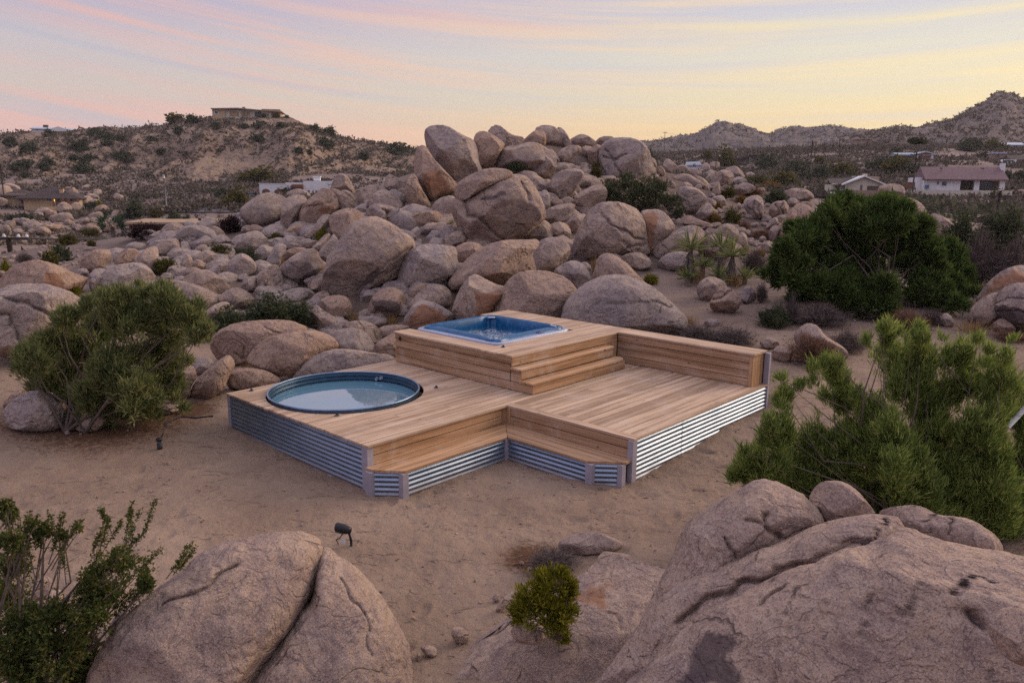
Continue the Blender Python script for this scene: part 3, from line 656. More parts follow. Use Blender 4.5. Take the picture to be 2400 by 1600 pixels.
mb = MB(); mb.lathe([(.001, .647), (.075, .647), (.085, .632)], 24, (-.86, .84)); mb.build('control_panel', LIP, TUB, True)
mb = MB(); mb.tube([(.72, .93, .58), (.72, .90, .66), (.86, .88, .66), (.88, .92, .58)], .012, 6); mb.build('grab_handle', simple('pale_plastic', (.6, .65, .75), .4), TUB, True)
FD = empty('floating_dispenser', w_of(1.99, 5.30, .40), 0, label='small blue and white chlorine float drifting in the hot tub', cat='dispenser')
MB().lathe([(.001, .05), (.05, .048), (.085, .035), (.095, .015), (.085, -.01), (.001, -.02)], 20).build('float', simple('float_blue', (.05, .2, .6), .35), FD, True)
MB().lathe([(.001, .085), (.03, .083), (.034, .05), (.05, .048)], 16).build('cap', simple('float_white', (.75, .8, .85), .4), FD, True)
# ------------------------------------------------------------------ round stock tank pool
TK = empty('stock_tank', w_of(TU, TV), YA, label='round galvanised stock tank pool with still reflective water, sunk flush in the deck', cat='plunge pool')
mb = MB(); mb.lathe([(1.225+.016*math.cos(t), .036+.016*math.sin(t)) for t in np.linspace(0, 2*math.pi, 11)], 120); mb.build('rim', GALV, TK, True)
mb = MB(); prof = [(1.207, .036)]+[(1.205+.009*math.sin(z*90), z) for z in np.arange(.03, -.46, -.01)]; mb.lathe(prof, 120); mb.build('wall', TANKIN, TK, True)
mb = MB(); mb.lathe([(1.222, .04), (1.222, -.62)], 96); mb.build('outer_wall', GALV, TK, True)
mb = MB(); mb.lathe([(.001, -.115), (.4, -.115), (.8, -.115), (1.20, -.115)], 96); mb.build('water', STILL, TK, True)
for da in (0, .075):
    an = math.radians(112)+da; c, s_ = math.cos(an), math.sin(an)
    mb = MB(); mb.tube([(1.205*c, 1.205*s_, -.045-da*.3), (1.165*c, 1.165*s_, -.045-da*.3)], [.035, .028], 12); mb.build('inlet_fitting', simple('fitting_grey', (.22, .28, .34), .5), TK, True)
for lab, (u_, v_) in {'little black deck light beside the left corner of the deck': (.144, .329), 'little black deck light in front of the round tank': (2.323, .495),
        'little black deck light between the round tank and the steps': (2.174, 2.601), 'little black deck light on the cap beside the hot tub': (2.62, 3.78)}.items():
    zz = .597 if v_ > 3.5 else .002
    o = empty('deck_light', w_of(u_, v_, zz), YA+.3, label=lab, cat='light', group='small black deck lights')
    MB().lathe([(.040, 0), (.040, .008), (.034, .014), (.001, .014)], 16).build('base_disc', simple('light_base', (.10, .10, .11), .5), o, True)
    mb = MB(); mb.lathe([(.02, .014), (.020, .034), (.012, .04), (.001, .041)], 12, (.006, 0)); mb.build('hood', DARK, o, True)
# ------------------------------------------------------------------ spotlight and bollard light on the sand
g0 = gpt(812, 1278); SPOT = empty('spotlight', g0, -.1, label='black ground spotlight on a stake in the open sand, white tag hanging off it', cat='light')
mb = MB(); mb.tube([(.06, 0, -.05), (.055, 0, .07), (.04, 0, .13)], [.016, .016, .012], 8); mb.build('stake', DARK, SPOT, True)
mb = MB(); mb.tube([(-.11, 0, .215), (-.105, 0, .215), (-.03, 0, .20), (.02, 0, .19), (.055, 0, .185), (.06, 0, .185)], [.05, .056, .056, .046, .038, .02], 16); mb.build('lamp_head', DARK, SPOT, True)
mb = MB(); mb.tube([(-.114, 0, .216), (-.118, 0, .216)], [.045, .045], 16); mb.build('lens', simple('lens', (.05, .07, .08), .1), SPOT, True)
mb = MB(); mb.tube([(.03, 0, .17), (.045, 0, .12)], [.018, .014], 8); mb.build('bracket', DARK, SPOT, True)
mb = MB(); mb.tube([(-.03, 0, .16), (-.07, -.01, .09), (-.12, .01, .06), (-.10, .03, .0)], .006, 5); mb.build('cable', DARK, SPOT, True)
mb = MB(); mb.box(-.055, -.012, .025, -.01, -.008, .085); mb.build('tag', simple('paper_tag', (.62, .64, .68), .7), SPOT)
g0 = gpt(375, 1053); BL = empty('bollard_light', g0, 0, label='short black path light standing in the sand by the left juniper', cat='light')
MB().lathe([(.001, -.05), (.038, -.05), (.038, .10), (.03, .10)], 16).build('post', DARK, BL, True)
mb = MB(); mb.lathe([(.03, .10), (.03, .14)], 16); mb.build('lens', simple('bollard_lens', (.09, .09, .09), .3), BL, True)
MB().lathe([(.03, .14), (.046, .142), (.046, .17), (.03, .185), (.001, .188)], 16).build('cap', DARK, BL, True)
pts = []
for px, py in ((500, 976), (460, 980), (425, 978), (392, 990), (375, 1040)):
    g1 = gpt(px, py); pts.append((g1[0], g1[1], g1[2]+.012))
tag(MB().tube(pts, .012, 6).build('cable', DARK, None, True), 'thin dark cable lying on the sand between deck corner and juniper', 'cable')
# ------------------------------------------------------------------ boulders
TILES = {'A': (0,0,2.904), 'T': (800,200,2.904), 'V': (0,500,2.904), 'W': (500,680,2.904), 'U': (1600,200,2.904), 'Y': (1600,540,2.904), 'G': (700,1060,2.904), 'F': (0,1060,2.904), 'H': (1600,1060,2.904),
         'M': (540,390,5.6), 'N': (1500,340,5.6), 'L': (0,420,5.6), 'R': (1900,280,4.612), 'P': (0,0,1.)}
def pts(s):
    t, r = s.split(':'); x0, y0, k = TILES[t]
    a = np.array([[float(c) for c in p.split(',')] for p in r.split()]); return a/k+np.array([x0, y0])
_ICO = {}
def ico(l):
    if l not in _ICO:
        bm = bmesh.new(); bmesh.ops.create_icosphere(bm, subdivisions=l, radius=1)
        _ICO[l] = (np.array([v.co[:] for v in bm.verts]), np.array([[v.index for v in f.verts] for f in bm.faces])); bm.free()
    return _ICO[l]
def chaikin(p, n=2):
    for _ in range(n):
        q = np.roll(p, -1, 0); p = np.stack([.75*p+.25*q, .25*p+.75*q], 1).reshape(-1, 2)
    return p
def unit(v): return v/np.linalg.norm(v)
def seg_d(P, poly):
    d = np.full(len(P), 1e9)
    for a, b in zip(poly[:-1], poly[1:]):
        ab = b-a; t = np.clip(((P-a)@ab)/max(ab@ab, 1e-9), 0, 1); d = np.minimum(d, np.hypot(*(P-a-t[:, None]*ab).T))
    return d
def inside(P, poly):
    c = np.zeros(len(P), bool); n = len(poly)
    for i in range(n):
        a, b = poly[i], poly[(i+1) % n]; m_ = (a[1] > P[:, 1]) != (b[1] > P[:, 1])
        c ^= m_ & (P[:, 0] < (b[0]-a[0])*(P[:, 1]-a[1])/((b[1]-a[1]) or 1e-9)+a[0])
    return c
RES = 1.
def boulder(op, t=None, dD=0., thick=1., lvl=None, seed=0, cracks=(), rust=(), dark=(), tilt=0., pe=.80, facets=9, rough=1., m=None, name='boulder', parent=None, sink=.0, grow=1.09):
    op = chaikin(op, 2 if m is ROCKN else 1); c2 = .5*(op.min(0)+op.max(0)); op = c2+(op-c2)*(1.02 if m is ROCKN else grow)
    w_, h_ = np.ptp(op[:, 0]), np.ptp(op[:, 1]); rs = np.random.RandomState(seed+11)
    if t is None:
        i = int(np.argmax(op[:, 1])); tb = hit(op[i, 0], op[i, 1]-.06*h_)
        tb = tb if tb else 40.
        t = tb+dD*.35-.03*min(w_, h_)*tb/F
    s = t/F; c = at(c2[0], c2[1], t); ef = unit(c-CAM); er = unit(np.cross(ef, [0, 0, 1.])); eu = np.cross(er, ef)
    if tilt: ef, eu = ef*math.cos(tilt)-eu*math.sin(tilt), eu*math.cos(tilt)+ef*math.sin(tilt)
    rr = ray(op[:, 0], op[:, 1]); rel = rr*(((c-CAM)@ef)/(rr@ef))[:, None]+CAM-c
    q = np.stack([rel@er, rel@eu], -1); q = np.vstack([q, q[:1]])
    th = np.linspace(-math.pi, math.pi, 361)[:-1]; R = np.zeros(360); dx, dy = np.cos(th), np.sin(th)
    for a, b in zip(q[:-1], q[1:]):
        e = b-a; den = dx*e[1]-dy*e[0]; den = np.where(np.abs(den) < 1e-9, 1e-9, den)
        tt = (a[0]*e[1]-a[1]*e[0])/den; uu = (a[0]*dy-a[1]*dx)/den
        R = np.where((tt > 0) & (uu >= -1e-6) & (uu <= 1+1e-6), np.maximum(R, tt), R)
    if (R == 0).any():
        k_ = R > 0; R = np.interp(th, th[k_], R[k_], period=2*math.pi)
    big = math.sqrt(w_*h_)
    if lvl is None: lvl = 4 if big < 30 else 5 if big < 120 else 6
    D, Fc = ico(lvl); rho = np.hypot(D[:, 0], D[:, 1])
    Rt = np.interp(np.arctan2(D[:, 1], D[:, 0]), th, R, period=2*math.pi); Rm = R.mean()
    Rt = Rt*np.clip(rho*1.6, 0, 1)+Rm*(1-np.clip(rho*1.6, 0, 1))
    T = thick*.5*min(np.ptp(q[:, 0]), np.ptp(q[:, 1])); g_ = rho**pe/np.maximum(rho, 1e-6)
    L = np.stack([D[:, 0]*Rt*g_, D[:, 1]*Rt*g_, np.sign(D[:, 2])*np.abs(D[:, 2])**.9*T], -1)
    # broad chisel planes on the faces (kept off the outline)
    for k in range(facets):
        n_ = rs.normal(size=3)*np.array([1, 1, .8]); n_[2] = -abs(n_[2])-.35; n_ = unit(n_)
        ext = (L@n_).max(); o_ = ext*rs.uniform(.70, .90); ov = np.clip(L@n_-o_, 0, None); L = L-n_*(ov*.95)[:, None]
    nn = L/np.array([Rm, Rm, max(T, 1e-3)])**2; nn /= np.linalg.norm(nn, axis=1)[:, None]+1e-9
    Sz = math.sqrt(Rm*max(T, .3*Rm)); so_ = rs.uniform(0, 50, 3)
    pl = L/Sz
    d = .060*pn(pl*1.1+so_, 1)+.030*fbm(pl*2.6+so_, 3, 2)+.011*rough*fbm(pl*7+so_, 3, 3)
    if m is ROCKN: d = .045*pn(pl*1.1+so_, 1)+.030*fbm(pl*2.3+so_, 5, 2, .55)+.007*rough*fbm(pl*9+so_, 4, 3, .6)-.012*rough*np.clip(fbm(pl*5+so_+4, 3, 8)-.25, 0, 1)
    else: d -= .022*np.clip(.04-np.abs(pn(pl*1.2+so_+9, 4)), 0, .04)/.04
    L = L+nn*(d*Sz*.95)[:, None]
    an = np.arctan2(L[:, 1], L[:, 0]); bi = ((an+math.pi)/(2*math.pi)*90).astype(int) % 90; mx = np.zeros(90); np.maximum.at(mx, bi, np.hypot(L[:, 0], L[:, 1]))
    ra = np.interp(-math.pi+(np.arange(90)+.5)*2*math.pi/90, th, R, period=2*math.pi)/np.maximum(mx, 1e-6); ra = np.clip((ra+np.roll(ra, 1)+np.roll(ra, -1))/3, .85, 1.3)
    L[:, :2] *= np.interp(an, -math.pi+(np.arange(90)+.5)*2*math.pi/90, ra, period=2*math.pi)[:, None]
    Wd = c+L[:, :1]*er+L[:, 1:2]*eu+L[:, 2:3]*ef
    st = None
    if cracks or rust or dark:
        P2 = proj(Wd); fr = L[:, 2] < .25*T; wob = np.stack([pn(pl*4+so_, 5), pn(pl*4+so_, 6)], -1)*.05*big
        for cr in cracks:
            pw = (float(cr[1]) if isinstance(cr, tuple) else .022)*(.48 if m is ROCKN else .7); pl_ = pts(cr[0] if isinstance(cr, tuple) else cr)
            dd = seg_d(P2+wob*.6, pl_); dd = dd*(1+.5*pn(pl*9+so_, 12)); g_ = np.exp(-np.abs(dd/(pw*big))**1.3)*fr
            Wd = Wd + ef*(g_*pw*(17 if m is ROCKN else 10)*Sz)[:, None]
        st = np.zeros((len(Wd), 4), np.float32)
        for ch, lst in ((0, rust), (1, dark)):
            for pg in lst:
                pg = pts(pg); i_ = inside(P2+wob, pg) & (L[:, 2] < 0); e_ = seg_d(P2+wob, np.vstack([pg, pg[:1]]))
                st[:, ch] = np.maximum(st[:, ch], np.where(i_, np.clip(.45+e_/(.06*big), 0, 1), np.clip(.45-e_/(.05*big), 0, 1)*(L[:, 2] < 0)))
    me = mesh_np(name, Wd-c, Fc[:, ::-1], m or ROCK)
    if st is not None: me.color_attributes.new('Stain', 'FLOAT_COLOR', 'POINT').data.foreach_set('color', st.ravel())
    if np.linalg.det(np.array([er, eu, ef])) > 0: pass
    me.update(); o = link(name, me, parent, c); o['_c'] = [float(c2[0]), float(c2[1]), float(w_), float(h_)]; return o
# landmarks: (outline, short description, options)
LM = [
 ('T:585,400 575,330 610,290 680,280 750,300 820,350 890,375 915,430 925,520 960,585 900,620 810,690 740,620 660,530 600,460', 'smooth leaning slab on the skyline at the left of the summit', dict(dD=.3, thick=.8)),
 ('T:505,500 520,440 575,400 610,480 680,560 760,640 800,700 770,740 680,760 620,785 570,730 520,640 505,580', 'orange streaked slab under the leaning summit slab', dict(dD=-.2, thick=1., rust=['T:560,600 640,560 720,640 740,720 640,750 580,700'])),
 ('T:905,370 930,325 980,320 1040,350 1100,390 1105,420 1060,480 1040,540 980,578 930,550 925,500 935,460 910,420', 'pear shaped upright boulder on the skyline beside the leaning slab', dict(dD=.5)),
 ('T:1320,300 1370,275 1440,280 1480,310 1520,370 1525,410 1470,430 1390,420 1330,400', 'tall rounded boulder at the very top of the pile', dict(dD=1.5)),
 ('T:1035,565 1080,480 1120,420 1200,420 1260,395 1330,395 1400,440 1450,490 1460,530 1380,560 1250,600 1120,590', 'broad domed boulder just below the skyline in the middle of the pile', dict()),
 ('T:1760,470 1790,400 1850,370 1950,365 2040,390 2080,440 2110,520 2120,580 2080,630 1980,680 1860,690 1810,650 1780,570', 'big blocky boulder on the skyline at the right of the pile', dict(cracks=['T:1800,440 1850,500 1900,600 1880,680', 'T:1790,480 1850,510 1940,470'])),
 ('T:785,690 820,650 900,605 1000,570 1080,570 1160,595 1160,625 1060,660 950,720 860,770 830,795 790,760', 'flat cap slab lying on the huge cracked boulder', dict(t=float(hit(1130, 578))-.75, thick=.9)),
 ('T:765,770 830,770 900,730 1000,680 1100,630 1200,620 1260,650 1310,720 1350,800 1375,900 1310,960 1200,1040 1130,1080 990,1115 870,1060 810,960 770,860', 'huge cracked boulder with a black stain in the centre of the pile',
   dict(cracks=['T:830,790 860,880 950,910 1030,990 1110,1060', 'T:1220,650 1260,720 1280,780'], dark=['T:950,790 980,750 1040,740 1110,722 1125,745 1080,775 1000,800'], facets=4)),
 ('T:1590,1190 1590,1060 1640,950 1700,860 1760,815 1850,805 1940,820 2030,870 2060,970 2065,1050 2095,1160 2000,1130 1920,1150 1800,1190 1700,1200', 'tall domed boulder with a curved split, right of the long whaleback',
   dict(cracks=[('T:1770,870 1830,940 1920,990 2000,1040 2062,1055', .02), ('T:1880,1160 1960,1100 2060,1090', .02)])),
 ('T:2035,870 2100,855 2180,860 2240,920 2270,980 2220,1030 2170,1090 2120,1190 2095,1150 2065,1020', 'rust brown boulder leaning behind the tall domed boulder', dict(dD=.8, rust=['T:2040,880 2120,860 2160,900 2130,1000 2120,1150 2080,1100'])),
 ('M:1230,1568 1240,1440 1290,1310 1310,1200 1400,1100 1450,1000 1530,900 1600,800 1720,740 1880,715 2000,750 2150,820 2220,900 2330,950 2380,1020 2380,1150 2290,1300 2200,1400 2060,1490 1900,1560 1700,1640 1550,1680 1350,1680 1240,1640',
   'great flat faced tilted boulder left of the centre with a dark undercut lower edge', dict(facets=3, thick=.75, tilt=.25, dark=['M:1600,1640 1750,1480 1900,1350 2050,1300 2000,1400 1800,1560 1680,1660'], cracks=[('M:1650,1560 1850,1420 2050,1270 2250,1150 2370,1060', .014)])),
 ('T:740,1330 800,1250 900,1150 1000,1090 1120,1060 1250,1060 1345,1045 1330,1090 1280,1150 1300,1220 1310,1290 1180,1330 1110,1370 980,1340 880,1370 780,1400', 'long smooth whaleback boulder in the middle of the pile', dict(thick=1.1)),
 ('T:1285,1160 1320,1100 1360,1060 1440,1035 1510,1060 1550,1100 1545,1170 1490,1230 1400,1275 1310,1280', 'pale rough head at the right end of the long whaleback', dict(dD=.2)),
 ('T:985,1568 1030,1510 1090,1440 1130,1350 1200,1290 1300,1270 1420,1280 1520,1320 1580,1390 1590,1450 1540,1520 1500,1600 1300,1640 1100,1620', 'smooth round shouldered boulder right behind the hot tub', dict(dD=.2, facets=3)),
 ('T:1525,1600 1545,1490 1590,1430 1650,1375 1720,1335 1800,1305 1900,1300 2000,1325 2080,1365 2160,1420 2250,1490 2320,1570 2330,1650 2280,1690 2000,1710 1700,1700 1560,1665', 'big broad domed boulder behind the low deck wall, right of the hot tub',
   dict(cracks=[('T:1650,1550 1760,1480 1900,1490 2100,1465 2250,1500', .012)], facets=1, thick=1.0, pe=.7)),
 ('T:1680,1420 1735,1260 1750,1180 1800,1150 1860,1160 1930,1210 2000,1280 2070,1350 2000,1440 1800,1450', 'narrow shouldered boulder rising behind the big broad dome', dict(facets=1, thick=1.0)),
 ('T:755,1540 790,1440 830,1360 870,1310 920,1290 980,1330 1050,1360 1105,1370 1090,1440 1050,1500 1000,1580 900,1620 780,1600', 'boulder with a freshly broken orange face behind the hot tub', dict(rust=['T:905,1400 960,1410 1105,1385 1090,1450 1040,1520 1000,1580 920,1580'], facets=6)),
 ('W:1290,250 1320,170 1370,100 1420,70 1500,90 1580,130 1640,180 1600,215 1500,260 1400,290', 'low dark reddish boulder at the left back of the hot tub', dict(rust=['W:1310,240 1350,150 1420,90 1520,130 1600,190 1480,270'])),
 ('M:140,620 170,540 260,460 380,400 500,368 620,385 710,430 700,500 660,630 590,720 450,775 300,770 190,700', 'egg shaped flat faced boulder below the white adobe house', dict(tilt=.25, thick=.8, facets=2)),
 ('M:910,640 950,540 1000,470 1100,390 1180,310 1260,300 1350,370 1410,470 1415,560 1300,650 1180,660 1110,760 1000,855 950,800 920,730', 'round boulder with a lid like crack below the white adobe tower', dict(cracks=[('M:940,550 1050,515 1200,510 1310,470 1380,400', .02)], rust=['M:1150,560 1250,520 1380,500 1360,580 1200,640'])),
 ('M:1310,300 1350,200 1400,120 1460,95 1530,130 1590,220 1640,360 1620,400 1520,340 1450,330 1380,320', 'cone shaped boulder standing right of the white adobe house', dict(dD=3)),
 ('T:290,680 320,605 360,620 400,645 440,660 440,740 400,770 330,710', 'pointed boulder rising on the left shoulder of the pile', dict(dD=.3)),
 ('T:440,680 470,620 510,610 540,700 600,790 610,850 480,860 440,780', 'pinkish boulder tucked under the left edge of the summit', dict()),
 ('M:1780,560 1830,440 1920,340 2020,310 2140,360 2230,450 2250,560 2220,720 2000,600 1900,480', 'domed boulder behind the one with a hollow face', dict(dD=.6)),
 ('M:1790,660 1800,570 1860,510 1950,490 2050,500 2160,540 2190,620 2190,720 2090,770 1970,730 1850,700', 'round boulder with a hollow eroded face', dict(cracks=[('M:2000,560 2060,620 2050,700', .06), ('M:2060,610 2150,625 2120,700', .07)])),
 ('M:1310,700 1340,630 1450,580 1560,555 1650,580 1730,640 1790,710 1640,750 1560,860 1490,980 1420,1000 1380,930 1330,830', 'brown jutting boulder resting on the great tilted boulder', dict(dD=.6)),
 ('M:650,1330 740,1250 850,1170 980,1100 1060,1090 1140,1130 1150,1200 1240,1290 1230,1350 1100,1460 980,1520 900,1540 830,1490 700,1420', 'diamond shaped perched boulder left of the great tilted boulder', dict(facets=7, dD=-.4, dark=['M:880,1500 1000,1400 1150,1330 1220,1350 1100,1450 960,1520'])),
 ('M:340,1500 380,1420 480,1330 600,1285 640,1340 680,1450 730,1568 650,1640 430,1640 350,1580', 'pale crinkled boulder under the diamond shaped one', dict(cracks=['M:450,1600 500,1480 600,1420', 'M:560,1640 600,1540 680,1500'])),
 ('M:0,1250 60,1180 150,1145 250,1190 330,1290 330,1360 260,1430 140,1440 90,1490 0,1420 -60,1350', 'square cut upright boulder left of the pale crinkled one', dict(facets=6)),
 ('V:-20,540 10,460 60,390 150,340 250,325 350,345 430,380 500,410 590,440 560,490 520,560 300,580 100,580', 'long low dome at the far left edge behind the cleft boulder', dict(rust=['V:300,380 420,420 440,520 300,500'], thick=1.2)),
 ('V:-160,640 -60,560 30,510 150,490 260,490 350,510 450,540 530,600 580,670 600,740 560,900 400,1000 200,1000 0,960 -160,860', 'big pale cleft boulder at the left edge behind the left juniper',
   dict(cracks=[('V:-20,560 80,590 200,620 300,670 380,740 420,840', .02), ('V:-20,680 60,700 110,780 120,860', .025)], thick=1.1, lvl=6, t=15.2)),
 ('V:650,500 690,420 760,370 850,350 940,340 1000,370 1060,450 1000,480 960,540 900,600 760,620 660,590', 'wide pinkish boulder behind the top of the left juniper', dict(t=21.)),
 ('V:890,560 930,490 1080,455 1200,465 1320,490 1420,530 1490,590 1460,640 1380,690 1300,740 1100,760 920,700', 'long low pink boulder right of the left juniper top', dict(t=19.4)),
 ('V:545,340 580,280 650,250 740,248 750,300 745,370 700,380 640,420 560,400', 'smooth square shouldered boulder on the left rim of the rise', dict()),
 ('V:1130,175 1200,130 1260,90 1350,80 1440,110 1480,180 1490,215 1380,230 1240,220 1210,190', 'long flat topped boulder in front of the tan flat roofed house', dict(cracks=['V:1240,170 1300,160 1400,180'])),
 ('M:10,1130 60,1040 120,940 200,880 340,845 400,880 480,960 480,1010 390,1060 250,1080 100,1100', 'sloping boulder above the small green bush on the left slope', dict()),
 ('V:1480,600 1520,540 1600,505 1680,530 1735,600 1720,640 1640,660 1500,640', 'plain round pink boulder left above the dark round bush', dict()),
 ('W:0,390 30,290 150,230 300,215 480,208 560,230 650,270 600,300 420,330 300,400 250,470 200,500 80,500 20,430', 'big cracked boulder directly below the dark round bush', dict(cracks=['W:150,430 200,470 215,400', 'W:350,250 450,300'], facets=4)),
 ('W:235,480 280,400 380,330 500,300 680,280 780,310 840,370 845,400 750,430 640,500 560,580 500,600 420,590 300,540', 'broad pink boulder behind the left side of the round tank', dict(thick=.9)),
 ('W:550,590 590,520 680,460 790,410 900,405 1100,430 1240,460 1240,520 1050,560 900,580 700,610 640,630', 'long low grey boulder between the round tank and the hot tub', dict(thick=.9)),
 ('W:722,90 760,50 840,38 910,50 940,110 930,180 890,220 800,180 740,130', 'block boulder balanced on another beside the dark round bush', dict()),
 ('W:1055,170 1070,80 1120,10 1200,-20 1280,10 1315,80 1310,140 1260,180 1180,180 1100,150', 'dark faced boulder in the hollow under the great tilted boulder', dict(dark=['W:1080,80 1150,60 1280,80 1270,150 1180,160 1090,130'])),
 ('V:1290,1250 1330,1140 1420,1060 1490,1000 1545,970 1580,1000 1590,1050 1540,1130 1520,1190 1440,1250 1350,1260', 'pointed leaning boulder on the sand behind the left corner of the deck', dict(facets=5)),
 ('V:1545,1120 1600,1060 1700,1055 1800,1070 1880,1110 1905,1145 1800,1175 1650,1200 1560,1190', 'low rounded boulder touching the back left edge of the deck', dict()),
 ('V:20,1360 80,1280 180,1220 300,1210 400,1290 440,1370 430,1430 380,1470 200,1480 60,1450', 'pale boulder on the sand under the left side of the left juniper', dict()),
 ('V:470,1420 490,1350 560,1310 680,1330 740,1400 720,1450 640,1480 540,1480', 'smaller pale boulder on the sand under the middle of the left juniper', dict()),
 ('N:190,1400 220,1320 330,1250 430,1170 520,1100 640,1065 750,1080 820,1140 830,1200 770,1310 650,1380 500,1450 330,1520 240,1500', 'long pale egg boulder behind the left yucca head', dict()),
 ('N:940,1190 1000,1110 1090,1045 1160,1040 1240,1080 1290,1140 1290,1230 1200,1260 1050,1240', 'rounded boulder behind the middle yucca head', dict(dD=.6)),
 ('N:770,1360 830,1260 920,1190 1010,1190 1150,1230 1250,1280 1280,1370 1150,1480 950,1500 800,1440', 'smooth dome boulder between the yucca heads', dict()),
 ('N:455,440 500,395 570,380 650,390 720,430 820,490 900,560 890,600 800,600 720,560 600,540 500,550 470,500', 'wedge shaped boulder with an overhang right of the dark pile shrub', dict(dD=.8, facets=3)),
 ('N:500,600 540,555 620,550 720,570 800,620 865,690 860,740 800,820 740,890 660,915 600,890 560,800 520,700', 'veined round boulder right of the dark pile shrub', dict(cracks=[('N:540,640 640,690 760,640', .015), ('N:560,720 650,760 640,880', .015), ('N:700,700 780,760 830,740', .015)])),
 ('N:945,620 970,540 1000,480 1030,475 1050,520 1045,600 1020,680 970,670', 'small upright finger stone on the right shoulder of the pile', dict()),
 ('N:930,540 940,470 990,390 1050,340 1120,330 1200,360 1230,420 1190,500 1120,550 1020,540', 'round boulder on the crest of the right shoulder', dict(cracks=['N:1060,360 1090,430 1080,500'])),
 ('N:1360,760 1400,700 1500,665 1580,680 1610,740 1620,850 1610,940 1550,985 1470,960 1400,880', 'knobbly boulder with vertical cracks, left of the big juniper top', dict(cracks=[('N:1500,730 1480,850 1540,960', .04), ('N:1590,760 1540,830 1580,920', .035), ('N:1400,800 1450,860', .03)])),
 ('N:1700,940 1710,800 1780,745 1850,740 1890,730 1930,780 1945,860 1880,910 1800,950 1730,970', 'cluster like lumpy boulder nearer to the big juniper top', dict(cracks=[('N:1780,780 1820,860 1800,940', .05), ('N:1880,760 1840,830 1880,900', .05)])),
 ('N:1800,1250 1850,1060 1930,930 2010,820 2090,780 2180,800 2240,840 2250,950 2240,1100 2180,1200 1950,1280', 'tall orange boulder partly hidden by the left side of the big juniper', dict(cracks=[('N:2110,860 2090,1000 2095,1120', .015)], rust=['N:1830,1240 1900,1020 2000,900 2040,980 2020,1180'], facets=3)),
 ('N:1920,620 1960,580 2080,565 2200,590 2260,640 2270,700 2200,730 2050,720 1950,690', 'loaf shaped boulder above the big juniper left shoulder', dict()),
 ('R:730,740 800,705 930,700 1000,730 1018,790 980,860 850,850 750,820', 'square topped boulder peeping over the big juniper crown', dict(t=38.)),
 ('R:1020,900 1030,850 1100,860 1180,900 1240,970 1250,1040 1190,1080 1120,1080 1050,1000', 'sloping boulder at the right top of the big juniper', dict(t=36.)),
 ('R:1290,1060 1330,1015 1400,1040 1500,1090 1600,1160 1635,1210 1560,1260 1420,1280 1300,1260', 'long sloping boulder in front of the orange dirt bank', dict(t=33., cracks=['R:1430,1060 1420,1150 1450,1220'])),
 ('Y:95,400 130,340 200,315 270,345 300,390 260,440 190,480 130,480', 'tan boulder on the sand just below the yuccas', dict()),
 ('Y:190,490 230,420 290,380 360,420 395,460 385,520 330,560 240,555 195,530', 'notched tan boulder with dry grass at its foot below the yuccas', dict(cracks=[('Y:210,470 260,460 330,410', .05)], dD=-.2)),
 ('Y:375,440 420,385 460,380 500,430 490,490 420,500', 'small round boulder on the sandy path right below the yuccas', dict()),
 ('Y:760,720 810,660 870,635 930,660 965,720 1040,760 1110,810 1125,860 1000,880 900,860 800,800', 'pale pointed boulder beyond the end of the low deck wall', dict(rough=1.4)),
 ('Y:520,760 560,730 620,730 660,770 640,800 560,810', 'small pale stone behind the end of the low deck wall', dict()),
 ('Y:600,840 650,780 720,775 750,800 740,870 690,895 620,880', 'whitish round stone just past the end of the low deck wall', dict()),
 ('Y:2000,490 2060,390 2140,310 2230,260 2323,245 2420,260 2500,400 2480,540 2300,600 2050,560', 'large orange boulder at the right edge of the picture', dict(facets=3, rust=['Y:2030,480 2120,340 2250,270 2400,280 2400,400 2150,400'])),
 ('Y:1940,600 1980,510 2060,450 2130,430 2170,440 2150,520 2150,600 2080,650 1980,650', 'pinkish boulder below the large orange boulder at the right edge', dict()),
 ('Y:2105,520 2150,440 2210,380 2323,365 2420,390 2450,560 2380,660 2323,700 2260,690 2200,640 2120,590', 'dark banded boulder at the right edge of the picture', dict(cracks=['Y:2120,500 2220,460 2330,470', 'Y:2110,560 2230,540 2330,560'], dark=['Y:2120,600 2110,520 2200,500 2330,540 2330,700 2230,690'])),
 ('Y:2080,660 2140,610 2200,595 2250,630 2265,690 2180,695 2110,690', 'small dark stone on the sand at the right edge below the banded boulder', dict()),
 ('P:1490,1500 1500,1449 1541,1367 1592,1276 1600,1236 1634,1211 1693,1163 1731,1149 1755,1129 1776,1124 1807,1125 1841,1141 1875,1156 1898,1174 1940,1230 1900,1300 1800,1360 1700,1420 1600,1500 1530,1540',
   'lumpy purple grey foreground rock below the right juniper', dict(t=5.35, lvl=7, m='n', rough=1.6, facets=2, thick=.8, cracks=[('P:1800,1200 1798,1225 1825,1262', .022), ('P:1708,1260 1712,1295 1722,1312', .014), ('P:1745,1225 1775,1222 1800,1235', .016)])),
 ('H:860,360 865,290 920,210 1000,190 1090,195 1180,250 1250,330 1310,400 1330,480 1200,520 1000,520 900,460', 'round knob of rock on top of the foreground rocks, right of centre', dict(t=5.25, m='n', rough=1.5, lvl=6)),
 ('H:-760,1760 -480,1400 -250,1100 -100,940 40,850 200,810 350,730 650,600 800,530 950,460 1100,430 1300,405 1400,430 1480,450 1540,620 1450,950 900,1350 300,1650 -300,1850', 'long sloping rib of foreground rock above the dark crevice',
   dict(t=4.95, m='n', rough=1.7, lvl=7, thick=.5, pe=.6, facets=1, cracks=[('H:-30,1168 150,1040 300,952 560,862 700,782 950,712 1100,640 1300,612', .022), ('H:1290,640 1340,550 1390,470', .012)])),
